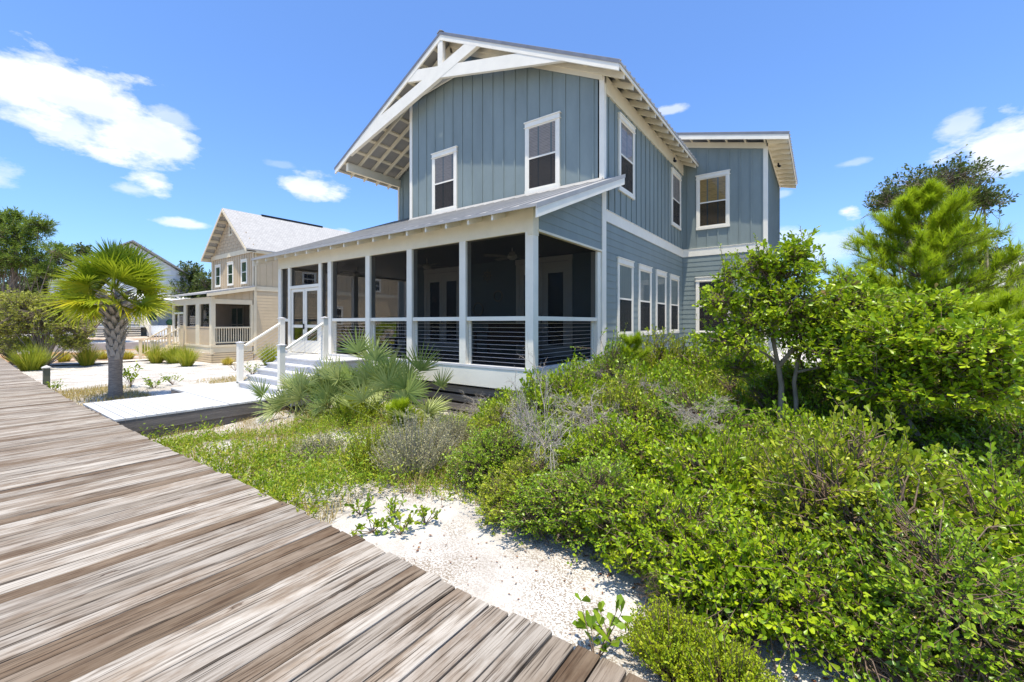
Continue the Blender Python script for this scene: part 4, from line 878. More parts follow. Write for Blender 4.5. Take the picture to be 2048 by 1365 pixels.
def lump(dirs, ph, amp=.28):
    x, y, z = dirs.T
    return 1 + amp * (np.sin(3.1 * x + ph) * np.sin(3.7 * y + 2 * ph) + .7 * np.sin(6.3 * z + ph * 3) * np.sin(5.2 * x - ph) + .5 * np.sin(9 * y + ph) * np.sin(8 * z + 2 * ph))
def broad(F, blobs, ntips, leaf=.045, per=8, base=None, seed=0, tmpl=LEAF, twig=.16, shell=.55, up=.3, shoots=.03, nanch=40, stem=.018, low=-.45, rlo=0., rhi=1., tipfac=1.):
    """bush or crown of leafy twigs filling the given ellipsoids"""
    g = F.g; B = np.array(blobs, float); w = (B[:, 3] * B[:, 4] * B[:, 5]) ** (2 / 3); idx = g.choice(len(B), ntips, p=w / w.sum()); b = B[idx]
    d = nrm(g.normal(size=(ntips * 3, 3))); d = d[d[:, 2] > low][:ntips]; d = d[g.permutation(len(d))]; m = len(d); b = b[:m]; idx = idx[:m]
    r = shell + (1 - shell) * g.random(m) ** .55; r = r * lump(d, seed * 1.7 + idx * 2.1)
    sh = g.random(m) < shoots; r = np.where(sh, r * g.uniform(1.08, 1.3, m), r)
    tip = b[:, :3] + d * b[:, 3:] * r[:, None]
    gr = gz(tip[:, 0], tip[:, 1]) if base is None else np.full(m, -9.); ok = tip[:, 2] > gr + .03; tip, d, b, sh = tip[ok], d[ok], b[ok], sh[ok]; m = len(tip)
    tdir = nrm(d * np.array([1, 1, .7]) + UP * up + g.normal(size=(m, 3)) * .35); tl = twig * g.uniform(.7, 1.4, m) * np.where(sh, 1.9, 1.)
    b0 = tip - tdir * tl[:, None]
    F.sticks(b0, tip, .0032 * tipfac, .0016 * tipfac)
    # anchors and limbs
    na = nanch; ia = g.choice(m, na, replace=False); anc = b[ia, :3] + (b0[ia] - b[ia, :3]) * .55; 
    if base is None: bs = np.stack([B[:, 0], B[:, 1], gz(B[:, 0], B[:, 1])], 1)
    else: bs = np.array(base, float)
    mid_src = bs[np.argmin(np.linalg.norm((anc[:, None] - bs[None]) * np.array([1, 1, .8]), axis=2), axis=1)] + np.c_[g.normal(size=(na, 2)) * .05, np.zeros(na)]
    mid = mid_src * .45 + anc * .55 + g.normal(size=(na, 3)) * .06 * np.linalg.norm(anc - mid_src, axis=1)[:, None]
    F.sticks(mid_src, mid, stem, stem * .62, sides=5); F.sticks(mid, anc, stem * .62, stem * .3, sides=4)
    near = np.argmin(np.linalg.norm(b0[:, None] - anc[None], axis=2), axis=1); kink = (anc[near] + b0) / 2 + g.normal(size=(m, 3)) * .03
    F.sticks(anc[near], kink, stem * .3, .0045 * tipfac); F.sticks(kink, b0, .0045 * tipfac, .0032 * tipfac)
    # leaves
    k = per; t = np.tile(np.linspace(.25, 1.0, k), (m, 1)) + g.normal(size=(m, k)) * .03; P = b0[:, None] + tdir[:, None] * (tl[:, None] * np.minimum(t, 1.02))[..., None]
    a1 = nrm(np.cross(tdir, UP + .01)); a2 = np.cross(tdir, a1); ph = g.random(m)[:, None] * 6.28 + np.arange(k)[None] * 2.4
    rad = a1[:, None] * np.cos(ph)[..., None] + a2[:, None] * np.sin(ph)[..., None]; fw = (.35 + .65 * np.clip(t, 0, 1))[..., None]
    D = nrm(tdir[:, None] * fw + rad * (1.15 - fw * .55) + g.normal(size=(m, k, 3)) * .18)
    Nn = nrm(UP + .55 * tdir[:, None] + g.normal(size=(m, k, 3)) * .55)
    pb = g.random(m)[:, None] * .55; R = np.clip(pb + g.random((m, k)) * .35, 0, .78); dead = g.random((m, k)) < .004; R = np.where(dead, 1., R); R = rlo + (rhi - rlo) * R
    F.inst(tmpl, P.reshape(-1, 3), D.reshape(-1, 3), Nn.reshape(-1, 3), (leaf * g.uniform(.5, 1.3, m * k) * np.repeat(g.uniform(.8, 1.15, m), k)), R.ravel())
def place(F, name, loc, parts, label, cat, group=None, trunkname='stem'):
    """make a plant thing from a Fol: parts = [(index, part name, material)]"""
    root = thing(name, loc, label, cat, group)
    for mi, pn, mt in parts:
        if F.has(mi):
            o = link_mesh(pn, F.mesh(pn, mi, ORG[root.name]), M[mt], root)
    return root
def copy_thing(root, loc, rot, sc, label):
    r = root.copy(); COL.objects.link(r); r.location = loc; r.rotation_euler = (0, 0, rot); r.scale = (sc, sc, sc) if np.ndim(sc) == 0 else sc; r['label'] = label
    for ch in root.children:
        c = ch.copy(); COL.objects.link(c); c.parent = r
    return r

# ---- foreground oak shrubs: prototypes around the origin, then placed
GRP = 'glossy oak shrubs of the thicket in front of the blue house'
def proto(seed, blobs, ntips, **kw):
    F = Fol(seed); broad(F, blobs, ntips, base=[(0, 0, -.05), (.15, .1, -.05), (-.12, .08, -.05)], seed=seed, **kw); return F
protos = []
defs = [
 (11, [(0, 0, .42, .62, .60, .42), (.38, .2, .34, .42, .42, .36), (-.36, -.15, .34, .45, .42, .36), (.05, -.34, .26, .42, .36, .30)], 1750, dict(leaf=.043, per=9, twig=.13, shell=.5, low=-.6, shoots=.10)),
 (12, [(0, 0, .48, .55, .60, .48), (-.3, .32, .38, .45, .42, .36), (.34, -.2, .3, .42, .46, .32)], 1650, dict(leaf=.040, per=9, twig=.14, shell=.48, low=-.6, shoots=.12)),
 (13, [(0, 0, .36, .72, .55, .36), (.42, .1, .42, .36, .36, .3), (-.42, .0, .28, .42, .42, .30)], 1700, dict(leaf=.046, per=8, twig=.15, shell=.5, low=-.6, shoots=.10)),
 (14, [(0, 0, .40, .6, .62, .42), (.2, .4, .45, .38, .36, .34), (-.2, -.38, .26, .4, .4, .28)], 1600, dict(leaf=.036, per=10, twig=.13, shell=.5, low=-.6, shoots=.10)),
]
shr = [ # x, y, proto, rot, scale, height scale, label
 (-2.95, 3.8, 1, 2.3, .72, .9, 'small oak shrub beside the grey rosemary, nearest the bare sand'),
 (-3.75, 4.95, 3, 1.1, .85, 1.0, 'oak shrub between the bleached twigs and the grey rosemary'),
 (-5.25, 5.55, 2, 2.6, .6, .75, 'small low oak shrub at the dark base of the porch behind the bleached twigs'),
 (-4.35, 5.75, 0, 4.4, .85, 1.15, 'oak shrub under the rightmost front porch screen'),
 (-2.2, 3.4, 3, .3, .80, .80, 'low leafy oak shrub at the left tip of the thicket, behind the bare white sand'),
 (-1.5, 3.2, 1, 1.2, .85, .85, 'oak shrub overhanging the white sand where leaf shadows fall'),
 (-.85, 3.08, 0, 2.2, .88, .95, 'oak shrub behind the brown dead twigs near the boardwalk'),
 (-.15, 2.95, 2, .6, .88, .98, 'nearest large leaved oak shrub in front of the camera, above the yellow green heath'),
 (.52, 2.95, 1, 4.0, .85, 1.0, 'oak shrub at the lower right corner with fallen red leaves beneath'),
 (.95, 3.75, 0, 5.1, 1.05, 1.05, 'oak shrub cut by the right frame edge behind the nearest shrubs'),
 (.20, 3.85, 3, 3.3, 1.15, 1.22, 'broad oak shrub in the middle of the thicket, tallest of the front rows'),
 (-.75, 4.2, 2, 1.9, 1.1, 1.1, 'rounded oak shrub in the second row beside the broad middle one'),
 (-1.75, 4.45, 0, .9, 1.05, 1.0, 'oak shrub behind the one that overhangs the sand'),
 (-2.75, 4.75, 2, 2.7, .95, .95, 'oak shrub tangled with grey dead branches left of the thicket'),
 (-1.15, 5.3, 1, 5.4, 1.15, 1.1, 'oak shrub in front of the yellow green heath sprigs mid thicket'),
 (-2.3, 5.65, 3, 4.3, 1.2, 1.15, 'wide oak shrub with bleached twigs above it, in line with the house corner'),
 (-3.35, 5.95, 0, 3.6, 1.05, 1.5, 'oak shrub right against the porch corner post'),
 (-.1, 5.2, 0, .2, 1.05, 1.15, 'oak shrub at the foot of the tall two stemmed oak'),
 (.8, 5.0, 2, 2.9, .95, 1.1, 'small oak shrub below the hanging crown at the right'),
 (-2.1, 7.0, 2, 1.4, 1.25, 1.45, 'oak shrub behind the bleached twigs, below the side windows'),
 (-3.2, 7.5, 1, .7, 1.15, 1.45, 'oak shrub beside the porch side, left of the young bright pine'),
 (-1.2, 7.2, 3, 5.9, 1.2, 1.25, 'dark oak shrub left of the tall oak stems'),
 (-1.5, 9.2, 0, 2.0, 1.4, 1.5, 'oak shrub in front of the retaining ledge and grey steps'),
 (-.35, 6.95, 1, 3.1, 1.0, 1.6, 'dark green oak shrub just behind the two tall stems'),
 (.55, 6.35, 0, .4, 1.0, 1.35, 'oak shrub filling the gap between the two stems and the spreading oak'),
 (1.55, 6.2, 1, 1.7, 1.0, 1.25, 'dark green oak shrub under the right side of the spreading oak'),
 (.2, 8.1, 2, 2.2, 1.2, 1.5, 'oak shrub deep behind the stems, in front of the rear steps'),
 (-3.0, 9.4, 3, 5.0, 1.3, 1.6, 'oak shrub in front of the four side windows'),
]
first = {}
for i, (x, y, pi, rot, s, hs, lab) in enumerate(shr):
    loc = (x, y, float(gz(x, y)) - .02)
    if pi not in first:
        sd, bl, nt_, kw = defs[pi]; F = proto(sd, bl, nt_, **kw)
        root = bpy.data.objects.new('oak_shrub', None); COL.objects.link(root); ORG[root.name] = np.zeros(3); tag(root, lab, 'shrub', GRP)
        for mi, pn, mt in ((0, 'leaves', ('oakleaf', 'deepleaf', 'oakleaf', 'limeleaf')[pi]), (1, 'stems', 'twigbrown')): link_mesh(pn, F.mesh(pn, mi), M[mt], root)
        first[pi] = root; root.location = loc; root.rotation_euler = (0, 0, rot); root.scale = (s, s, s * hs / 1.0)
    else: copy_thing(first[pi], loc, rot, (s, s, s * hs), lab)

# ---- tall oak shrub with two stems (right of the bay)
F = Fol(31); bx_, by_ = -.42, 6.15; gb = float(gz(bx_, by_))
F2 = Fol(32)
def limb(mb, pts, rads): mb.tube(pts, rads, 7)
def tallcrown(F, blobs, n, base, **kw): broad(F, blobs, n, base=base, **kw)
oak = thing('tall_oak_shrub', (bx_, by_, gb), 'tall two stemmed evergreen oak with upright sprigs against the sky', 'tree')
c = lambda px, py, d: tuple(at_depth(px, py, d))
def blob(px, py, d, rx, ry, rz_): return (*at_depth(px, py, d), rx, ry, rz_)
bl = [blob(1560, 600, 5.3, .72, .6, .42), (blob(1620, 650, 5.2, .8, .6, .38)), blob(1500, 640, 5.3, .42, .4, .28), blob(1700, 610, 5.1, .6, .55, .35), blob(1560, 545, 5.3, .5, .4, .34), blob(1450, 680, 5.3, .38, .35, .2), blob(1660, 690, 5.2, .5, .45, .22), blob(1440, 600, 5.3, .32, .3, .24), blob(1590, 505, 5.3, .26, .26, .26), blob(1465, 545, 5.3, .2, .2, .22), blob(1525, 520, 5.3, .22, .2, .2), blob(1690, 570, 5.3, .3, .3, .22), blob(1640, 745, 5.5, .55, .4, .2), blob(1480, 730, 5.6, .4, .3, .14), blob(1560, 760, 5.8, .5, .4, .2), blob(1690, 650, 5.3, .5, .4, .4)]
tallcrown(F, bl, 2500, [c(1557, 735, 5.3), c(1548, 690, 5.3), c(1545, 640, 5.3), c(1590, 700, 5.25), c(1610, 660, 5.2), c(1600, 620, 5.3), c(1500, 695, 5.3), c(1690, 715, 5.)], seed=3, leaf=.064, per=8, twig=.17, shell=.3, low=-.9, shoots=.06, stem=.011, nanch=60)
# long upright sprigs
for px, y0, y1 in ((1600, 520, 452), (1530, 530, 478), (1474, 560, 500), (1440, 570, 488), (1595, 545, 470), (1400, 620, 578), (1460, 555, 505), (1510, 530, 470), (1640, 540, 490), (1670, 570, 520), (1408, 680, 640), (1385, 690, 660)):
    p0 = at_depth(px + 12, y0, 5.25); p1 = at_depth(px, y1, 5.25); F.sticks(p0, p1, .006, .003); n = 26; t = np.linspace(.1, 1, n); P = p0 + (p1 - p0) * t[:, None]; ax = nrm(p1 - p0)
    ph = np.arange(n) * 2.4; D = ax * .6 + np.stack([np.cos(ph), np.sin(ph), 0 * ph], 1) * .7 + F.g.normal(size=(n, 3)) * .1; F.inst(LEAF, P, D, nrm(UP + F.g.normal(size=(n, 3)) * .5), .046 * (1.1 - .45 * t), np.clip(F.g.random(n) * .7, 0, .75))
link_mesh('crown', F.mesh('crown', 0, ORG[oak.name]), M['oakleaf'], oak); link_mesh('branches', F.mesh('branches', 1, ORG[oak.name]), M['twigbrown'], oak)
mb = MB(); limb(mb, [(bx_, by_, gb - .1), c(1563, 770, 5.3), c(1557, 735, 5.3), c(1548, 690, 5.3), c(1545, 630, 5.3), c(1555, 560, 5.3)], [.040, .032, .028, .022, .015, .008]); limb(mb, [c(1557, 735, 5.3), c(1585, 700, 5.25), c(1610, 660, 5.2), c(1640, 610, 5.1)], [.03, .024, .016, .008])
limb(mb, [(bx_ + .2, by_ + .05, gb - .1), c(1592, 800, 5.3), c(1588, 765, 5.3), c(1597, 720, 5.3), c(1608, 680, 5.3), c(1600, 600, 5.3)], [.034, .027, .024, .02, .014, .007]); limb(mb, [c(1553, 725, 5.3), c(1530, 708, 5.3), c(1495, 690, 5.3)], [.022, .014, .006]); limb(mb, [c(1592, 745, 5.3), c(1640, 735, 5.2), c(1690, 715, 5.0)], [.02, .014, .006])
mb.build('trunk', M['bark'], oak, smooth=True)

# ---- big leaved shrub mass hanging in from the right
F = Fol(41); b2 = np.array([1.15, 5.3, float(gz(1.15, 5.3))])
bl = [blob(1790, 660, 4.6, .62, .6, .32), blob(1890, 700, 4.2, .55, .55, .34), blob(1700, 700, 4.8, .5, .5, .26), blob(1960, 690, 3.9, .42, .45, .30), blob(1840, 770, 4.3, .6, .5, .26), blob(1760, 760, 4.6, .42, .42, .22), blob(1985, 760, 3.9, .28, .35, .22), blob(1860, 610, 4.5, .35, .35, .2), blob(1720, 790, 5.4, .4, .4, .14), blob(1880, 830, 4.8, .5, .5, .2), blob(1780, 820, 5.2, .5, .4, .2), blob(1990, 840, 4.4, .4, .4, .2)]
tallcrown(F, bl, 2900, [c(1735, 780, 5.1), c(1760, 745, 4.8), c(1850, 760, 4.4), c(1880, 775, 4.3), c(1790, 700, 4.6), c(1950, 720, 4.)], seed=5, leaf=.068, per=8, twig=.17, shell=.3, low=-.9, shoots=.05, stem=.012, nanch=70)
t = place(F, 'spreading_oak', b2, ((0, 'crown', 'oakleaf'), (1, 'branches', 'twigbrown')), 'spreading oak bush with large glossy leaves in front of the bright pine at the right', 'tree')
mb = MB(); limb(mb, [tuple(b2 - [0, 0, .1]), c(1715, 810, 5.2), c(1735, 780, 5.1), c(1760, 745, 4.8)], [.06, .05, .045, .02]); limb(mb, [c(1735, 785, 5.1), c(1790, 790, 4.7), c(1850, 760, 4.4)], [.035, .02, .01]); limb(mb, [tuple(b2 + [.05, 0, 0]), c(1800, 820, 4.8), c(1880, 775, 4.3)], [.04, .03, .01]); mb.build('trunk', M['bark'], t, smooth=True)

# ---- pines
def tuft(F, pts, dirs, n, L, w, spread=.85, rr=(0, 1), mi=0, curl=.1):
    g = F.g; m = len(pts); P = np.repeat(pts, n, 0) - np.repeat(dirs, n, 0) * (g.random(m * n) * L * .9)[:, None]
    D = nrm(np.repeat(dirs, n, 0) + nrm(g.normal(size=(m * n, 3))) * spread * g.uniform(.5, 1.4, m * n)[:, None])
    base = np.repeat(g.random(m) * .6, n); F.blade(P, D, L * g.uniform(.7, 1.15, m * n), w, curl, np.clip(rr[0] + (rr[1] - rr[0]) * (base + g.random(m * n) * .4), 0, 1), mi, seg=2)
def pine(F, root, axis_pts, levels, L=.16, w=.006, n=46, up=.55, sub=7, tuftstep=.13, rr=(0, 1), stem=.03):
    """levels: (height fraction 0..1, branch length, count)"""
    g = F.g; ax = np.array(axis_pts, float)
    def axp(t):
        s = t * (len(ax) - 1); i = min(int(s), len(ax) - 2); return ax[i] * (1 - (s - i)) + ax[i + 1] * (s - i)
    T = np.linspace(0, 1, 12); A = np.array([axp(t) for t in T])
    F.sticks(A[:-1], A[1:], stem * (1.05 - T[:-1]), stem * (1.05 - T[1:]), sides=7)
    pts = []; dirs = []
    for h, ln, cnt in levels:
        a0 = g.random() * 6.28
        for k in range(cnt):
            an = a0 + k * 6.283 / cnt + g.normal() * .25; p = axp(h); el = up + g.normal() * .12; d = np.array([math.cos(an) * math.cos(el), math.sin(an) * math.cos(el), math.sin(el)]); l = ln * g.uniform(.75, 1.15)
            q = p; seg = 5; r = .012 * (l + .4)
            for i in range(seg):
                d = nrm(d + UP * .05 + g.normal(size=3) * .09); q2 = q + d * l / seg; F.sticks(q, q2, r * (1 - i / (seg + 1)), r * (1 - (i + 1) / (seg + 1)), sides=4)
                if i > 0:
                    for s_ in range(max(1, sub // 4)):
                        dd = nrm(d + nrm(g.normal(size=3)) * .75 + UP * .3); ll = (.25 + .1 * g.random()) * l * (1 - i / seg * .5); e = q2 + dd * ll; F.sticks(q2, e, r * .35, r * .2)
                        for tt in np.arange(.35, 1.01, min(.9, tuftstep / max(ll, .05))): pts.append(q2 + dd * ll * tt); dirs.append(dd)
                        pts.append(e); dirs.append(dd)
                    pts.append(q2); dirs.append(d)
                q = q2
            pts.append(q); dirs.append(d)
    pts.append(axp(1.)); dirs.append(UP.copy())
    tuft(F, np.array(pts), np.array(dirs), n, L, w, rr=rr)
pb = at_depth(1810, 800, 7.6); pb[2] = float(gz(pb[0], pb[1]))
F = Fol(51); top = at_depth(1846, 392, 7.4)
pine(F, None, [pb, pb * .6 + top * .4 + [.05, 0, 0], top], [(.36, 1.3, 8), (.42, 1.4, 9), (.48, 1.45, 9), (.54, 1.4, 9), (.60, 1.3, 9), (.66, 1.2, 9), (.72, 1.1, 8), (.78, .95, 8), (.84, .8, 7), (.90, .6, 7), (.95, .4, 7), (.99, .25, 6)], L=.17, w=.0075, n=30, up=.42, stem=.05, sub=16)
place(F, 'young_pine', pb, ((0, 'needles', 'pineneedle'), (1, 'trunk', 'twigbrown')), 'bright yellow green young pine standing tall against the sky at the right', 'tree', 'bright young pines')
pb2 = at_depth(1975, 800, 6.0); pb2[2] = float(gz(pb2[0], pb2[1])); top2 = at_depth(1990, 600, 6.)
F = Fol(52); pine(F, None, [pb2, (pb2 + top2) / 2, top2], [(.45, .7, 7), (.55, .7, 8), (.65, .65, 8), (.75, .6, 7), (.84, .45, 7), (.92, .3, 5)], L=.18, w=.0075, n=36, up=.4, stem=.035, sub=9)
place(F, 'young_pine', pb2, ((0, 'needles', 'pineneedle'), (1, 'trunk', 'twigbrown')), 'short bright pine in front of the beige house at the right edge', 'tree', 'bright young pines')
pb3 = np.array([-2.95, 8.35, 0.]); pb3[2] = float(gz(pb3[0], pb3[1])); F = Fol(53)
d3 = 8.7; pb3 = at_depth(1245, 770, 8.3); pb3[2] = float(gz(pb3[0], pb3[1])); top3 = at_depth(1262, 672, 8.3)
pine(F, None, [pb3, (pb3 + top3) / 2, top3], [(.2, .5, 7), (.35, .6, 8), (.5, .55, 8), (.65, .45, 7), (.78, .34, 6), (.9, .22, 5)], L=.14, w=.006, n=30, up=.55, stem=.02, sub=9)
place(F, 'young_pine', pb3, ((0, 'needles', 'pineneedle'), (1, 'trunk', 'twigbrown')), 'knee high bright pine below the leftmost side window', 'tree', 'bright young pines')
pb4 = on_ground(800, 862); F = Fol(54); t4 = pb4 + [0, 0, .42]
pine(F, None, [pb4, (pb4 + t4) / 2, t4], [(.3, .25, 5), (.6, .25, 6), (.85, .15, 5)], L=.16, w=.006, n=34, up=.6, stem=.012)
place(F, 'young_pine', pb4, ((0, 'needles', 'pineneedle'), (1, 'trunk', 'twigbrown')), 'tiny bright pine seedling in front of the right saw palmetto', 'tree', 'bright young pines')

# ---- dark oak behind the bright pine
F = Fol(61); db = at_depth(1870, 800, 13.5); db[2] = float(gz(db[0], db[1]))
bl = [blob(1870, 370, 13.5, 1.3, 1.2, .75), blob(1955, 400, 13.5, .8, .8, .5), blob(1775, 400, 13.5, .6, .6, .45), blob(1985, 520, 13.5, .9, .8, .45), blob(1870, 480, 13.8, 1.6, 1.3, .8), blob(1930, 600, 13.8, 1.3, 1.1, .6), blob(2035, 550, 13.5, .5, .5, .3)]
broad(F, bl, 2300, base=[tuple(db)], seed=6, leaf=.11, per=8, twig=.3, tmpl=LEAF4, shell=.3, low=-.9, shoots=.05, stem=.06, nanch=60, tipfac=2.)
t = place(F, 'dark_oak_tree', db, ((0, 'crown', 'darkleaf'), (1, 'branches', 'bark')), 'dull dark evergreen oak rising behind the bright pine', 'tree')
mb = MB(); mb.tube([tuple(db - [0, 0, .2]), c(1868, 620, 13.5), c(1872, 450, 13.5)], [.16, .11, .04], 8); mb.build('trunk', M['bark'], t, smooth=True)

# ---- thicket at the far right: heath like shrubs and background bushes
def heath(F, cx, cy, R, H, n, L=.012, w=.5, k=26, rr=(0, 1), lean=.35, mi=0, leafw=.22, base=None):
    """many upright sprigs thick with tiny leaves"""
    g = F.g; a = g.random(n) * 6.28; r = R * np.sqrt(g.random(n)); x = cx + np.cos(a) * r; y = cy + np.sin(a) * r; z = gz(x, y) if base is None else np.full(n, base)
    hh = H * (1 - .55 * (r / R) ** 2) * g.uniform(.7, 1.12, n); d = nrm(np.stack([np.cos(a) * r / R * lean, np.sin(a) * r / R * lean, np.ones(n)], 1) + g.normal(size=(n, 3)) * .12)
    p0 = np.stack([x * .6 + cx * .4, y * .6 + cy * .4, z], 1); p1 = np.stack([x, y, z], 1) + d * hh[:, None]; F.sticks(p0, p1, .004, .0015)
    t = g.uniform(.45, 1.0, (n, k)); P = p0[:, None] + (p1 - p0)[:, None] * t[..., None] + g.normal(size=(n, k, 3)) * .006
    D = d[:, None] * .8 + nrm(g.normal(size=(n, k, 3))) * .8; F.inst(LEAF4, P.reshape(-1, 3), D.reshape(-1, 3), g.normal(size=(n * k, 3)), L * g.uniform(.7, 1.3, n * k), np.clip(rr[0] + (rr[1] - rr[0]) * (np.repeat(g.random(n) * .6, k) + g.random(n * k) * .4), 0, 1), mi, 1.0)
HS = [ # px, py (ground), depth via ground, R, H, n, leaf, material, label
 (1345, 1330, .20, .30, 330, .016, 'heath', 'bright yellow green heath bush at the boardwalk corner, left of its twin'),
 (1455, 1400, .17, .28, 260, .016, 'heath', 'bright yellow green heath bush cut by the lower frame edge'),
 (1975, 1010, .42, 1.0, 620, .022, 'heath', 'waist high yellow green heath bush at the right edge below the pine'),
 (1890, 950, .35, .75, 420, .022, 'heath', 'darker yellow green heath bush between the right heath bush and the thicket'),
 (715, 850, .34, .7, 350, .024, 'heath', 'olive yellow heath bush in front of the saw palmettos'),
 (740, 955, .26, .72, 280, .020, 'heath', 'narrow yellow green heath bush beside the grey wispy rosemary'),
 (830, 955, .40, .78, 420, .020, 'rosemary', 'grey wispy rosemary bush on the sand edge'),
 (900, 900, .32, .60, 300, .020, 'rosemary', 'grey wispy rosemary bush farther back, against the oak shrubs'),
 (640, 920, .40, .34, 260, .020, 'rosemary', 'low pale rosemary patch among the ground cover'),
 (1110, 900, .22, .95, 200, .022, 'heath', 'ochre heath sprigs poking out of the oak shrubs mid thicket'),
 (1470, 1080, .16, .98, 170, .020, 'heath', 'thin ochre heath sprigs rising among the front oak shrubs')]
for i, (px, py, R, H, n, L, mt, lab) in enumerate(HS):
    g0 = on_ground(px, py); F = Fol(70 + i); heath(F, g0[0], g0[1], R, H, n, L, k=34 if mt == 'heath' else 30)
    place(F, 'heath_bush' if mt == 'heath' else 'rosemary_bush', g0, ((0, 'foliage', mt), (1, 'stems', 'twigbrown' if mt == 'heath' else 'twig')), lab, 'shrub', 'heath bushes' if mt == 'heath' else 'rosemary bushes')
# background bushes at right (olive mass under the crowns and behind)
BK = [(.6, 8.6, .9, .75, 'low olive bush directly behind the tall oak stems'), (1.6, 7.6, .8, .8, 'olive bush behind the trunk of the spreading oak'), (-.6, 11.5, .9, .7, 'olive bush before the rear steps'), (2.6, 9.5, .9, .8, 'olive bush under the bright pine'), (4.0, 13.0, 1.3, 1.3, 'olive bush behind the bright pine trunk'), (1.2, 12.2, 1.0, .9, 'olive bush behind the tall oak stems'), (6.5, 19, 2.4, 2.2, 'large olive bush in front of the beige house'), (2.0, 17.5, 1.6, 1.6, 'olive bush right of the bay of the blue house'), (9.5, 27, 3.2, 2.6, 'far olive bush beside the beige house wall')]
F = Fol(90); broad(F, [(0, 0, .45, .75, .75, .5), (.4, .3, .3, .5, .5, .38), (-.4, -.2, .3, .5, .5, .35)], 900, base=[(0, 0, -.1)], seed=9, leaf=.06, per=8, tmpl=LEAF4, shell=.4, low=-.6, nanch=30, tipfac=1.5)
root = None
for x, y, s, h, lab in BK:
    loc = (x, y, float(gz(x, y)))
    if root is None:
        root = bpy.data.objects.new('olive_bush', None); COL.objects.link(root); ORG[root.name] = np.zeros(3); tag(root, lab, 'shrub', 'olive bushes behind the thicket')
        for mi, pn, mt in ((0, 'leaves', 'oakdull'), (1, 'stems', 'twigbrown')): link_mesh(pn, F.mesh(pn, mi), M[mt], root)
        root.location = loc; root.scale = (s, s, h)
    else: copy_thing(root, loc, x * 2, (s, s, h), lab)

# ---- dead bleached branches
def dead(F, p, R, H, n, seed, lean=(0, 0), mi=1, depth=4, r0=.008, up=.4):
    g = F.g; cur = [(np.array(p, float), nrm(np.array([math.cos(a) * .8 + lean[0], math.sin(a) * .8 + lean[1], up])), R * g.uniform(.5, .9)) for a in g.random(n) * 6.28]
    for lv in range(depth):
        nx = []
        for q, d, l in cur:
            for s_ in range(3):
                d = nrm(d + g.normal(size=3) * .22); q2 = q + d * l / 3 * np.array([1, 1, H / R]); F.sticks(q, q2, r0 * .6 ** lv, r0 * .6 ** lv * .8); q = q2
                if lv < depth - 1: nx += [(q, nrm(d + g.normal(size=3) * .7), l * g.uniform(.35, .6)) for _ in range(2)]
        cur = nx
DD = [((1000, 850), .8, .8, 16, 'bleached bare twigs between the right saw palmetto and the oak shrubs', 'twig', 0, .007, (-.2, 0)),
      ((1090, 1000), .42, .8, 9, 'bleached bare branches spread over the left of the thicket', 'twig', .52, .0055, (.1, -.2)),
      ((1180, 960), .55, .5, 10, 'bleached bare branches lying over the middle shrubs', 'twig', .68, .0055, (.3, -.2)),
      ((1210, 860), .55, .5, 8, 'grey bare branches above the shrubs near the porch corner', 'twig', .88, .0055, (.1, 0)),
      ((1310, 900), .5, .4, 8, 'bleached bare branches on the shrubs below the side windows', 'twig', .85, .005, (.1, 0)),
      ((1400, 1010), .4, .35, 7, 'small spray of bleached twigs over the centre of the thicket', 'twig', .85, .004, (-.1, -.1)),
      ((1390, 1250), .36, .40, 22, 'brown dead twigs at the sand edge above the heath bush', 'twigbrown', .0, .003, (0, -.1)),
      ((1480, 1240), .34, .40, 18, 'reddish brown dead twigs under the nearest large leaved shrub', 'twigbrown', .0, .003, (0, -.1)),
      ((1780, 940), .8, .55, 16, 'dark tangle of bare twigs under the right hand crown', 'bark', .0, .005, (0, 0)),
      ((1480, 830), .8, .8, 14, 'bare grey twigs left of the tall oak stems', 'bark', .1, .004, (0, 0))]
for i, (pp, R, H, n, lab, mt, dz, r0, ln) in enumerate(DD):
    g0 = on_ground(*pp); F = Fol(120 + i); dead(F, g0 + [0, 0, dz], R, H, n, i, ln, r0=r0); place(F, 'dead_branches', g0, ((1, 'twigs', mt),), lab, 'dead branches', 'dead branches of the thicket')

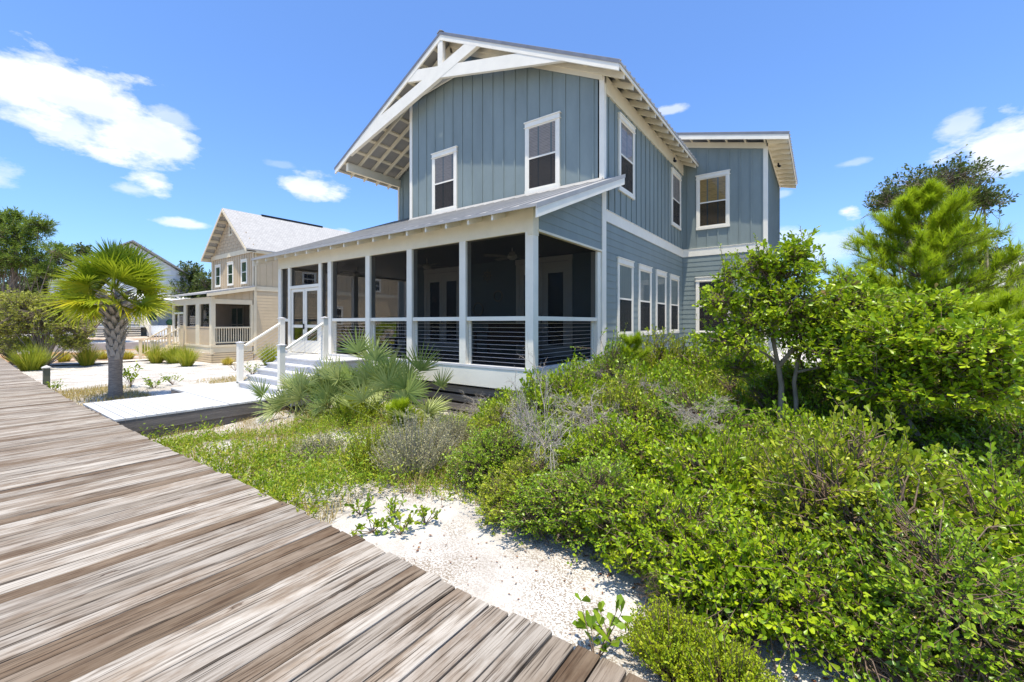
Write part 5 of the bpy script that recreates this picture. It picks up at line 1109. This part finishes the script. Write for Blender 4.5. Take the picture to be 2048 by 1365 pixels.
# ================================================================== PALMS
def fan(F, base, d, pet, L, nb, rnd, w=.05, droop=.18, span=1.9, roll=0., tip=True, mi=0):
    """one fan leaf: petiole plus radiating blades"""
    g = F.g; d = nrm(np.array(d, float)); c = base + d * pet - UP * pet * .08; F.sticks(base, c, .011, .007)
    s = nrm(np.cross(d, UP + g.normal(size=3) * .15)); nf = nrm(np.cross(s, d)); s = nrm(s * math.cos(roll) + nf * math.sin(roll)); nf = nrm(np.cross(s, d))
    a = np.linspace(-span, span, nb) + g.normal(size=nb) * .03; D = d[None] * np.cos(a)[:, None] + s[None] * np.sin(a)[:, None] + nf[None] * (.22 * np.abs(np.sin(a)))[:, None] + g.normal(size=(nb, 3)) * .03
    ln = L * (.72 + .28 * np.cos(a * .8)) * g.uniform(.9, 1.08, nb); seg = 5; side = nrm(np.cross(D, np.repeat(nf[None], nb, 0))); V = []; D = nrm(D)
    for i in range(seg + 1):
        t = i / seg; cc = c + D * (ln * t)[:, None] - UP * (droop * ln * t ** 2.4)[:, None]; ww = w * (np.interp(t, [0, .12, .45, .8, 1], [.25, .8, 1., .5, .04])); z = nf * .012 * (1 if i % 2 else 1)
        V += [cc - side * ww / 2, cc - nf * w * .22 * (1 - t), cc + side * ww / 2]
    V = np.stack(V, 1); off = F.n + np.arange(nb) * 3 * (seg + 1)
    for i in range(seg):
        for q in (0, 1): F.F.append((off[:, None] + np.array((3 * i + q, 3 * i + q + 1, 3 * i + q + 4, 3 * i + q + 3))[None], mi))
    F.V.append(V.reshape(-1, 3)); F.R.append(np.repeat(np.clip(rnd + g.normal(size=nb) * .06, 0, 1), 3 * (seg + 1))); F.n += nb * 3 * (seg + 1)
def palm_crown(F, c, nf, pet, L, seed, lo=-.75, hi=1.45, nb=26, w=.05, z0=.0):
    g = F.g
    for i in range(nf):
        t = i / (nf - 1); el = hi + (lo - hi) * t + g.normal() * .22; az = i * 2.4 + g.normal() * .15; d = np.array([math.cos(az) * math.cos(el), math.sin(az) * math.cos(el), math.sin(el)])
        fan(F, c + np.array([0, 0, -.25 * t]) + d * .06, d, pet * g.uniform(.8, 1.1), L * g.uniform(.85, 1.1), nb, .12 + .50 * t ** 1.5 + g.random() * .16, w=w, droop=.05 + .14 * t, roll=g.normal() * .8)
pc = np.array([-14.62, 2.84, -.34]); hT = 2.34
F = Fol(201); palm_crown(F, np.array([pc[0] - .0, pc[1], hT + .22]), 60, .56, .76, 1, lo=-.3, nb=34, w=.038)
palm = place(F, 'sabal_palm', pc, ((0, 'fronds', 'palmleaf'), (1, 'petioles', 'grassblade')), 'single cabbage palm with thick trunk beside the white walkway', 'palm tree')
mb = MB(); mb.tube([(pc[0], pc[1], -.6), (pc[0], pc[1], -.3), (pc[0] - .01, pc[1], .2), (pc[0] - .01, pc[1], .8), (pc[0], pc[1], 1.5), (pc[0], pc[1], 2.1), (pc[0], pc[1], 2.5)], [.165, .15, .135, .14, .15, .14, .08], 20); mb.build('trunk', M['palmbark'], palm, smooth=True)
rg = random.Random(5); mb = MB()
for i in range(86):
    t = i / 86; z = .72 + t * 1.68; a = i * 2.4; rr = .132 + .015 * t; el = .95 - .55 * t + rg.uniform(-.1, .1); ln = .22 + .10 * t; u = np.array([math.cos(a), math.sin(a), 0]); v = np.array([-u[1], u[0], 0]); d = u * math.cos(el) * (.35 + .65 * t) + UP * math.sin(el); d = d / np.linalg.norm(d); p = np.array([pc[0], pc[1], z]) + u * rr * .86
    w0, w1 = .062, .024; th_ = .022; nrmv = np.cross(v, d)
    q = [p - v * w0 - nrmv * th_, p + v * w0 - nrmv * th_, p + v * w0 + nrmv * th_, p - v * w0 + nrmv * th_]; e = p + d * ln; tw = v * rg.uniform(-.02, .02)
    q2 = [e - v * w1 - nrmv * th_ * .5 + tw, e + v * w1 - nrmv * th_ * .5 + tw, e + v * w1 + nrmv * th_ * .5 + tw, e - v * w1 + nrmv * th_ * .5 + tw]
    mb.add(q + q2, [(0, 3, 2, 1), (4, 5, 6, 7), (0, 1, 5, 4), (1, 2, 6, 5), (2, 3, 7, 6), (3, 0, 4, 7)])
mb.build('leaf_bases', M['boot'], palm)
def atY(px, Y): d = ray(px, 700); p = CAM + d * (Y / d[1]); return np.array([p[0], p[1], float(gz(p[0], p[1]))])
for i, (px, Y, n, pet, L, lab) in enumerate(((541, 13.2, 18, .35, .62, 'small yellowish palm against the tan house wall, left of the porch post'), (612, 12.6, 18, .4, .6, 'small palm seen through the screen doors'), (775, 16.5, 16, .5, .6, 'small palm seen through the middle porch screens'))):
    p = atY(px, Y); F = Fol(210 + i); palm_crown(F, p + [0, 0, 1.55], n, pet, L, 2, nb=18, w=.06); t = place(F, 'small_palm', p, ((0, 'fronds', 'palmleaf'), (1, 'petioles', 'grassblade')), lab, 'palm tree', 'small palms beside the tan house')
    mb = MB(); mb.tube([p - [0, 0, .1], p + [0, 0, .8], p + [0, 0, 1.5]], [.13, .12, .10], 10); mb.build('trunk', M['palmbark'], t, smooth=True)
SAW = [(-9.0, 4.6, 13, .62, .50, 'silvery saw palmetto at the lower end of the steps, leaning over the walkway edge'), (-8.8, 5.15, 16, .75, .50, 'silvery saw palmetto overhanging the white walkway beside the steps'), (-8.4, 5.45, 13, .65, .46, 'silvery saw palmetto just right of the one by the steps, against the porch fascia'),
       (-7.4, 5.45, 20, 1.25, .58, 'tallest green saw palmetto in front of the third porch screen'), (-6.5, 5.3, 17, .85, .52, 'green saw palmetto right of the tallest one, near the bleached twigs'), (-7.75, 4.7, 10, .5, .42, 'low pale saw palmetto in front of the tallest one'),
       (-3.7, 11.4, 9, .40, .36, 'small grey green palmetto on the stone ledge by the side windows')]
for i, (x, y, n, pet, L, lab) in enumerate(SAW):
    p = np.array([x, y, float(gz(x, y)) + (.25 if y > 10 else 0)]); F = Fol(220 + i); g = F.g
    for k in range(n):
        el = g.uniform(.35, 1.45) if pet < 1.1 else g.uniform(.7, 1.5); az = k * 2.4 + g.normal() * .2; d = np.array([math.cos(az) * math.cos(el), math.sin(az) * math.cos(el), math.sin(el)])
        b0 = p + np.array([g.normal() * .14, g.normal() * .12, 0]); fan(F, b0, d, pet * g.uniform(.7, 1.2), L * g.uniform(.85, 1.15), 20, g.random() * (.75 if i not in (2, 3) else .5), w=.032, droop=.04, span=g.uniform(1.2, 1.8), roll=g.normal() * .9)
    place(F, 'saw_palmetto', p, ((0, 'fronds', 'sawpalm'), (1, 'petioles', 'sawpalm')), lab, 'palmetto', 'saw palmettos in front of the porch')

# ================================================================== GRASSES AND SMALL PLANTS
def clump(F, p, R, H, n, lean=.5, w=.008, rr=(0, 1), droop=.35, mi=0, seg=4):
    g = F.g; a = g.random(n) * 6.28; r = np.sqrt(g.random(n)); B = p + np.stack([np.cos(a) * r * R * .3, np.sin(a) * r * R * .3, 0 * r], 1); D = np.stack([np.cos(a) * r * lean, np.sin(a) * r * lean, np.ones(n)], 1) + g.normal(size=(n, 3)) * .08
    F.blade(B, D, H * g.uniform(.6, 1.15, n), w, droop * r + .05, rr[0] + (rr[1] - rr[0]) * g.random(n), mi, seg)
GR = [(62, 741, 1.15, 1.55, 910, (0, .65), 'tall green ornamental grass behind the bollard'), (128, 724, 0.74, 0.77, 429, (.5, 1), 'low dark grass tuft right of the forked oak'), (174, 731, 0.81, 1.47, 624, (.1, .85), 'mid height grass with brown base left of the palm trunk'), (205, 719, 0.68, 0.70, 390, (.5, 1), 'low brown grass tuft just left of the palm trunk'),
      (255, 719, 0.81, 0.77, 416, (.5, 1), 'low tan grass tuft right of the palm trunk'), (288, 708, 0.94, 0.98, 546, (.1, .6), 'rounded green grass near the tan steps'), (313, 727, 0.81, 1.40, 598, (.1, .9), 'upright grass in front of the tan steps'), (348, 727, 0.94, 1.40, 598, (.05, .7), 'green grass under the tan porch windows'), (374, 733, 0.74, 1.33, 546, (.1, .8), 'bright grass in front of the tan porch corner'),
      (455, 730, 0.68, 0.53, 338, (.7, 1), 'small brown grass tuft against the tan skirt boards'), (540, 731, 0.81, 1.40, 546, (.0, .6), 'green grass behind the entry stairs'), (232, 722, 0.54, 0.56, 260, (.5, 1), 'small dry tuft behind the palm trunk')]
for i, (px, py, R, H, n, rr, lab) in enumerate(GR):
    p = on_ground(px, py); F = Fol(240 + i); clump(F, p, R, H, n, w=.022, rr=rr); place(F, 'ornamental_grass', p, ((0, 'blades', 'grassblade'),), lab, 'ornamental grass', 'ornamental grasses on the sand')
def smallplant(F, p, H, R, n, leaf, per=7):
    g = F.g; a = g.random(n) * 6.28; d = nrm(np.stack([np.cos(a) * R, np.sin(a) * R, np.full(n, H)], 1) * g.uniform(.6, 1, (n, 1)) + g.normal(size=(n, 3)) * .05); l = math.hypot(H, R) * g.uniform(.5, 1.05, n); e = p + d * l[:, None]; F.sticks(np.repeat(p[None], n, 0), e, .005, .002)
    t = g.uniform(.45, 1, (n, per)); P = p + d[:, None] * (l[:, None] * t)[..., None]; D = nrm(d[:, None] * .6 + nrm(g.normal(size=(n, per, 3))) * .9); F.inst(LEAF, P.reshape(-1, 3), D.reshape(-1, 3), nrm(UP + g.normal(size=(n * per, 3)) * .5), leaf * g.uniform(.7, 1.2, n * per), g.random(n * per) * .75)
SPL = [(262, 775, .72, .28, 16, .11, 'light green leafy sapling just right of the palm trunk', 'cover'), (308, 778, .34, .3, 22, .07, 'dark green bush near the notch of the white walkway', 'oakleaf'), (345, 770, .34, .3, 18, .06, 'yellow green sprigs beside the walkway notch', 'cover'), (105, 786, .34, .24, 18, .06, 'pale leafy sprig beside the bollard', 'cover'),
       (505, 752, .50, .35, 24, .07, 'small leafy bush behind the stair rail', 'cover'), (470, 742, .35, .3, 16, .05, 'wispy dry bush left of the stair post', 'drygrass'), (1190, 1325, .26, .16, 5, .075, 'single large leaved sprig growing at the boardwalk edge near the heath', 'cover'), (1225, 1290, .20, .12, 4, .065, 'smaller pale sprig behind the one at the boardwalk edge', 'cover')]
for k, (px, py) in enumerate(((745, 1065), (800, 1070), (850, 1050), (720, 1030), (790, 1035))): SPL.append((px, py, .16, .14, 9, .055, ['yellow green runner on bare sand nearest the plank ends', 'leafy runner in the middle of the bare sand', 'leafy runner on the far side of the bare sand', 'leafy runner where ground cover meets the sand', 'sprig behind the middle runner on the sand'][k], 'cover'))
for i, (px, py, H, R, n, leaf, lab, mt) in enumerate(SPL):
    p = on_ground(px, py); F = Fol(260 + i); smallplant(F, p, H, R, n, leaf); place(F, 'small_plant', p, ((0, 'leaves', mt), (1, 'stems', 'twigbrown')), lab, 'plant')
F = Fol(280); smallplant(F, np.array([-11.5, 7.7, 1.07]), .45, .35, 26, .09); link_mesh('plant', F.mesh('plant', 0, ORG[planter.name]), M['oakdull'], planter)

# ground cover between boardwalk, walkway and thicket
F = Fol(300); g = F.g
def patchy(x, y): return np.sin(x * 1.7 + 1.3) * np.sin(y * 2.1 - .4) + .6 * np.sin(x * 4.3 - y * 2.2) + .4 * np.sin(x * 7.1 + y * 5.7)
n = 17000; x = g.uniform(-9.75, -2.2, n); y = g.uniform(1.98, 6.3, n)
bare = ((x + 2.0) ** 2 / 1.75 ** 2 + (y - 2.45) ** 2 / .72 ** 2 < 1) | (((x + 8.7) / .8) ** 2 + ((y - 3.7) / .5) ** 2 < 1) | (((x + 3.4) / .55) ** 2 + ((y - 2.35) / .45) ** 2 < 1)
edge_d = np.exp(-((y - 2.1) / .7) ** 2) * (x > -6.5) * 1.5
ok = (patchy(x, y) + edge_d + g.random(n) * 1.5 - 1.6 * (x < -8.7) > .15) & ~bare & ~((x < -9.3) & (y > 3.4)); x, y = x[ok], y[ok]; m = len(x)
P0 = np.stack([x, y, gz(x, y)], 1); hh = np.where(x < -8.4, .5, 1.) * g.uniform(.06, .20, m) * (1 + .5 * (y < 2.8)) * (1 + 1.1 * np.clip(patchy(x * .8 + 2, y * .9), 0, 1.2)); d = nrm(np.stack([g.normal(size=m) * .5, g.normal(size=m) * .5, np.ones(m)], 1)); P1 = P0 + d * hh[:, None]; F.sticks(P0, P1, .003, .0015)
k = 7; t = g.uniform(.3, 1, (m, k)); PP = P0[:, None] + (P1 - P0)[:, None] * t[..., None]; DD_ = nrm(nrm(g.normal(size=(m, k, 3))) + np.array([0, 0, .55])); lf = np.repeat(g.uniform(.025, .05, m) * (1 + .3 * (y < 2.8)), k)
F.inst(LANCE, PP.reshape(-1, 3), DD_.reshape(-1, 3), nrm(UP + g.normal(size=(m * k, 3)) * .7), lf, np.clip(np.repeat(g.random(m) * .6, k) + g.random(m * k) * .4, 0, 1), 0, 1.3)
tag(link_mesh('ground_cover', F.mesh('gc', 0), M['cover']), 'low leafy ground cover along the boardwalk', 'ground cover', kind='stuff')
F2 = Fol(301); g = F2.g; n = 20000; x = g.uniform(-9.75, -2.6, n); y = g.uniform(1.98, 5.95, n); ok = (patchy(y * 1.4, x * .8) + g.random(n) > .15) & ~(((x + 2.0) ** 2 / 1.75 ** 2 + (y - 2.45) ** 2 / .75 ** 2) < 1); x, y = x[ok], y[ok]; m = len(x)
F2.blade(np.stack([x, y, gz(x, y)], 1), np.stack([g.normal(size=m) * .4, g.normal(size=m) * .4, np.ones(m)], 1), np.where(x < -8.6, .55, 1.) * g.uniform(.10, .36, m), .007, .3, g.random(m), 0, 3)
n = 7000; x = g.uniform(-17.5, -12.3, n); y = 1.9 + g.random(n) * (1.9 + .25 * (x + 17)); ok = (patchy(x, y) + g.random(n) * 1.6 > .2) & (y < 3.55 + (x > -13.4) * -.0); x, y = x[ok], y[ok]; m = len(x)
F2.blade(np.stack([x, y, gz(x, y)], 1), np.stack([g.normal(size=m) * .5, g.normal(size=m) * .5, np.ones(m)], 1), g.uniform(.08, .28, m), .010, .3, g.random(m), 0, 3)
n = 3500; x = g.uniform(-17, -12.5, n); y = 5.2 + .35 * (x + 17) * .3 + g.random(n) * 1.2; ok = patchy(x * 1.3, y) + g.random(n) > .3; x, y = x[ok], y[ok]; m = len(x)
F2.blade(np.stack([x, y, gz(x, y)], 1), np.stack([g.normal(size=m) * .5, g.normal(size=m) * .5, np.ones(m)], 1), g.uniform(.08, .30, m), .010, .3, .3 + .7 * g.random(m), 0, 3)
tag(link_mesh('grass', F2.mesh('gr', 0), M['drygrass']), 'thin dry grass over the sand', 'grass', kind='stuff')
F3 = Fol(302); g = F3.g; n = 3400; x = g.uniform(-3.2, 2.2, n); y = g.uniform(2.0, 7., n); ok = (y > 2.75 - .35 * (x + 1.0) * (x < .6)) | (g.random(n) < .05); x, y = x[ok], y[ok]; m = len(x); a = g.random(m) * 6.28
F3.inst(LEAF, np.stack([x, y, gz(x, y) + .01], 1), np.stack([np.cos(a), np.sin(a), g.normal(size=m) * .12], 1), nrm(UP + g.normal(size=(m, 3)) * .3), .042 * g.uniform(.6, 1.2, m), g.random(m))
n = 700; x = g.uniform(-7, -1, n); y = g.uniform(2.0, 4.5, n); a = g.random(n) * 6.28; F3.inst(LEAF, np.stack([x, y, gz(x, y) + .008], 1), np.stack([np.cos(a), np.sin(a), 0 * a], 1), nrm(UP + g.normal(size=(n, 3)) * .3), .022 * g.uniform(.6, 1.2, n), g.random(n))
tag(link_mesh('leaf_litter', F3.mesh('ll', 0), M['litter']), 'fallen reddish leaves on the sand under the shrubs', 'leaf litter', kind='stuff')

# ================================================================== TREES AT THE LEFT AND FAR AWAY
NAR = (np.array([(0, 0, 0), (.09, .5, .02), (0, 1, -.05), (-.09, .5, .02)]), [(0, 1, 2), (0, 2, 3)])
def fartree(seed, name, blobs, n, leaf, mat, base, trunk, tr, label, cat='tree', tmpl=LEAF4, per=8, twig=.5, shell=.3, tm='bark', group='trees left of the palm', stem=.06):
    F = Fol(seed); base = np.array(base, float); base[2] = float(gz(base[0], base[1])); broad(F, blobs, n, base=[tuple(base)], seed=seed, leaf=leaf, per=per, tmpl=tmpl, twig=twig, shell=shell, low=-.9, shoots=.04, stem=stem, nanch=40, tipfac=3.)
    t = place(F, name, base, ((0, 'crown', mat), (1, 'branches', tm)), label, cat, group)
    for pts, rads in zip(trunk, tr):
        mb = MB(); mb.tube([base - [0, 0, .2]] + [np.array(p) for p in pts], rads, 8); mb.build('trunk', M[tm], t, smooth=True)
    return t
B = blob
d1 = 33
fartree(401, 'pine_tree', [B(15, 470, d1, 2.2, 2.2, 1.4), B(75, 452, d1, 1.2, 1.2, .8), B(40, 520, d1, 2.2, 2, 1.1), B(115, 500, d1, 1.1, 1.1, .6), B(-30, 520, d1, 2.5, 2.2, 1.5), B(95, 545, d1, 1.4, 1.2, .6), B(-20, 440, d1, 1.4, 1.4, .9), B(30, 432, d1, .7, .7, .5)], 1500, .34, 'darkneedle', at_depth(20, 690, d1), [[at_depth(25, 600, d1), at_depth(35, 480, d1)]], [[.32, .24, .08]], 'tallest dark pine at the left edge, above the forked oak', tmpl=NAR, per=16, twig=.5)
fartree(402, 'oak_tree', [B(130, 520, 42, 1.8, 1.8, 1.1), B(90, 575, 42, 2.6, 2.4, 1.6), B(165, 500, 42, .8, .8, .7), B(30, 600, 42, 3, 2.5, 2.), B(150, 570, 42, 1.4, 1.4, 1.2)], 1500, .30, 'darkleaf', at_depth(110, 660, 42), [[at_depth(112, 600, 42), at_depth(118, 540, 42)]], [[.3, .24, .08]], 'dark broadleaf tree between the tall pine and the palm crown')
fartree(403, 'oak_tree', [B(175, 592, 36, 1.7, 1.5, .85), B(220, 600, 36, .9, .9, .6), B(130, 600, 36, 1.1, 1.1, .8), B(200, 625, 36, 1.2, 1., .4)], 900, .24, 'oakdull', at_depth(165, 680, 36), [[at_depth(165, 640, 36), at_depth(166, 600, 36)]], [[.22, .18, .08]], 'tree with reddish trunk left of the palm, in front of the white house', tm='redbark')
p_ = on_ground(91, 733); da = float((p_ - CAM) @ FW)
fartree(404, 'forked_oak', [B(80, 635, da, 1.7, 1.5, 1.0), B(20, 645, da, 1.2, 1.1, .9), B(140, 650, da, 1.0, 1., .7), B(150, 690, da, .6, .6, .3), B(50, 690, da, .9, .9, .4), B(60, 605, da, 1.2, 1.2, .6), B(110, 610, da, .8, .8, .55), B(140, 680, da, .7, .7, .4), B(30, 600, da, .8, .8, .4)], 3000, .115, 'lightoak', p_, [[at_depth(97, 710, da), at_depth(112, 680, da), at_depth(120, 650, da)], [at_depth(88, 708, da), at_depth(80, 690, da), at_depth(74, 650, da)]], [[.13, .10, .07, .03], [.11, .08, .05, .03]], 'light green oak with forked trunk on the sand behind the bollard', twig=.25, shell=.3, stem=.03)
p2_ = on_ground(30, 722)
fartree(405, 'oak_tree', [B(12, 690, 23, .9, .9, .6), B(-15, 650, 23, 1.2, 1.2, .8)], 600, .12, 'lightoak', at_depth(33, 722, 23), [[at_depth(28, 700, 23), at_depth(26, 660, 23)]], [[.12, .09, .04]], 'thin leaning oak at the left edge beside the tall green grass', twig=.25, stem=.03)
fartree(406, 'oak_tree', [B(375, 590, 48, 2.6, 2.4, 2.0), B(380, 545, 48, 1.5, 1.5, 1.2), B(420, 580, 48, 2.4, 2.2, 2.), B(335, 625, 48, 2.2, 2., 1.7), B(450, 620, 48, 3., 2.4, 2.4), B(340, 570, 48, 1.0, 1.0, .8)], 2200, .30, 'darkleaf', at_depth(370, 690, 48), [[at_depth(372, 640, 48), at_depth(378, 580, 48)]], [[.3, .25, .1]], 'dark oak between the white house and the tan house', group='trees behind the tan house')
fartree(407, 'oak_tree', [B(0, 640, 50, 6, 5, 3.2), B(-60, 600, 50, 6, 5, 4.5), B(60, 650, 52, 4, 4, 2.2)], 1600, .42, 'darkleaf', at_depth(0, 680, 50), [[at_depth(0, 640, 50)]], [[.4, .2]], 'broad dark tree behind everything at the left edge')
fartree(408, 'green_shrub', [B(90, 690, 31, 1.6, 1.4, .7), B(55, 685, 31, 1.1, 1., .6), B(125, 690, 31, 1., 1., .5)], 800, .16, 'heath', at_depth(90, 712, 31), [], [], 'bright green shrub showing between the stems of the forked oak', cat='shrub', twig=.25, stem=.02)
fartree(409, 'green_shrub', [B(200, 668, 52, 3.2, 2, .7), B(262, 672, 52, 1.6, 1., .5)], 600, .2, 'darkleaf', at_depth(215, 680, 52), [], [], 'low dark hedge bush in front of the white house deck', cat='shrub', twig=.3, stem=.03)
# far wood all round the horizon
F = Fol(450); g = F.g; n = 60000; az = g.uniform(0, 6.283, n); R = g.uniform(105, 150, n); h = 3.2 + 2.2 * np.sin(az * 23) * np.sin(az * 41 + 1) + 1.2 * np.sin(az * 97)
z = np.abs(g.random(n)) ** .8 * h; x = -np.sin(az) * R; y = np.cos(az) * R
F.inst(LEAF4, np.stack([x, y, z], 1), nrm(g.normal(size=(n, 3))), nrm(g.normal(size=(n, 3))), g.uniform(1.0, 2.2, n), g.random(n) * .8)
tag(link_mesh('far_wood', F.mesh('fw', 0), M['darkleaf']), 'low dark wood along the horizon', 'wood', kind='stuff')

# ================================================================== SKY AND SUN
w = bpy.data.worlds.new('World'); SC.world = w; w.use_nodes = True; nt = w.node_tree; L = nt.links.new
bg = nt.nodes['Background']; out = nt.nodes['World Output']
sdir = Vector((.11, -.20, 1.0)).normalized(); elev = math.asin(sdir.z); azs = math.atan2(sdir.x, sdir.y)
sky = N(nt, 'ShaderNodeTexSky', sky_type='NISHITA'); sky.sun_disc = False; sky.sun_elevation = elev; sky.sun_rotation = azs; sky.air_density = 1.0; sky.dust_density = 1.4; sky.ozone_density = 2.2
hs = N(nt, 'ShaderNodeMix', data_type='RGBA', blend_type='MULTIPLY', i_0=1.); hs.inputs[7].default_value = (.76, 1.03, 1.40, 1); L(sky.outputs[0], hs.inputs[6])
L(hs.outputs[2], bg.inputs[0]); bg.inputs[1].default_value = .15
geo = N(nt, 'ShaderNodeTexCoord'); D = geo.outputs['Generated']
n1 = N(nt, 'ShaderNodeTexNoise', i_Scale=8., i_Detail=10., i_Roughness=.62); mp = N(nt, 'ShaderNodeMapping'); mp.inputs['Scale'].default_value = (1, 1, 2.2); L(D, mp.inputs[0]); L(mp.outputs[0], n1.inputs['Vector'])
CL = [(150, 200, 215, 80, 1.), (60, 170, 150, 62, .9), (270, 270, 140, 70, .95), (130, 250, 110, 40, .8), (340, 232, 70, 35, .5), (322, 372, 80, 27, .85), (265, 378, 60, 18, .5), (618, 375, 55, 30, .9), (372, 448, 62, 10, .7), (335, 322, 18, 8, .4), (2010, 290, 100, 62, .85), (1925, 250, 55, 26, .5), (1880, 320, 55, 18, .75), (1692, 425, 38, 17, 1.),
      (1345, 220, 30, 10, .5), (1575, 470, 60, 22, .45), (1640, 500, 120, 34, .5), (1710, 325, 40, 9, .3), (560, 330, 30, 8, .2), (1990, 560, 60, 26, .5), (690, 463, 20, 6, .5), (-80, 330, 120, 60, .6), (1560, 390, 24, 8, .3)]
def mth(op, a, b=None, c=None, clamp=False):
    n = N(nt, 'ShaderNodeMath', operation=op); n.use_clamp = clamp
    for i, v in enumerate((a, b, c)):
        if v is None: continue
        if isinstance(v, (int, float)): n.inputs[i].default_value = v
        else: L(v, n.inputs[i])
    return n.outputs[0]
def dot(v):
    n = N(nt, 'ShaderNodeVectorMath', operation='DOT_PRODUCT'); L(D, n.inputs[0]); n.inputs[1].default_value = tuple(v); return n.outputs['Value']
nz = mth('MULTIPLY_ADD', n1.outputs[0], 3.4, -1.7); tot = None
for px, py, wx, wy, op in CL:
    c0 = ray(px, py); c0 /= np.linalg.norm(c0); r0 = np.cross(c0, UP); r0 /= np.linalg.norm(r0); u0 = np.cross(r0, c0)
    qa = ray(px + wx, py); qb = ray(px, py - wy); aw = abs((qa @ r0) / (qa @ c0)); bh = abs((qb @ u0) / (qb @ c0))
    dc = mth('MAXIMUM', dot(c0), .05); a = mth('DIVIDE', dot(r0 / aw), dc); b = mth('DIVIDE', dot(u0 / bh), dc)
    r2 = mth('ADD', mth('MULTIPLY', a, a), mth('MULTIPLY', b, b)); v = mth('SUBTRACT', 1.0, mth('SQRT', r2)); v = mth('ADD', v, mth('MULTIPLY', nz, 1.05)); front = mth('GREATER_THAN', dot(c0), .1)
    v = mth('MULTIPLY', mth('MULTIPLY', v, 1.8, None, True), op); v = mth('MULTIPLY', v, front); v = mth('MULTIPLY', v, mth('LESS_THAN', r2, 5.))
    tot = v if tot is None else mth('MAXIMUM', tot, v)
tot = mth('MULTIPLY', mth('SMOOTH_MIN', tot, 1.0, .1), .93, None, True)
bg2 = N(nt, 'ShaderNodeBackground'); n5 = N(nt, 'ShaderNodeTexNoise', i_Scale=7., i_Detail=4.); L(mp.outputs[0], n5.inputs['Vector']); cr = ramp(nt, [(.35, (.78, .84, .95)), (.6, (.98, .98, 1.0))]); L(n5.outputs[0], cr.inputs[0]); L(cr.outputs[0], bg2.inputs[0]); bg2.inputs[1].default_value = .98
mx = N(nt, 'ShaderNodeMixShader'); L(tot, mx.inputs[0]); L(bg.outputs[0], mx.inputs[1]); L(bg2.outputs[0], mx.inputs[2]); L(mx.outputs[0], out.inputs[0])
ld = bpy.data.lights.new('sun', 'SUN'); ld.energy = 4.9; ld.angle = math.radians(.53); ld.color = (1.0, .93, .80); lo = bpy.data.objects.new('sun', ld); COL.objects.link(lo)
lo.rotation_euler = (-sdir).to_track_quat('-Z', 'Y').to_euler(); lo.location = (0, 0, 30)

SC.view_settings.view_transform = 'Standard'; SC.view_settings.look = 'None'; SC.view_settings.exposure = .42; SC.view_settings.gamma = 1.0; SC.view_settings.use_curve_mapping = False
SC.render.engine = 'CYCLES'; SC.cycles.max_bounces = 8; SC.cycles.diffuse_bounces = 3; SC.cycles.glossy_bounces = 3; SC.cycles.transparent_max_bounces = 12; SC.cycles.transmission_bounces = 4
SC.cycles.caustics_reflective = False; SC.cycles.caustics_refractive = False; SC.cycles.use_denoising = True
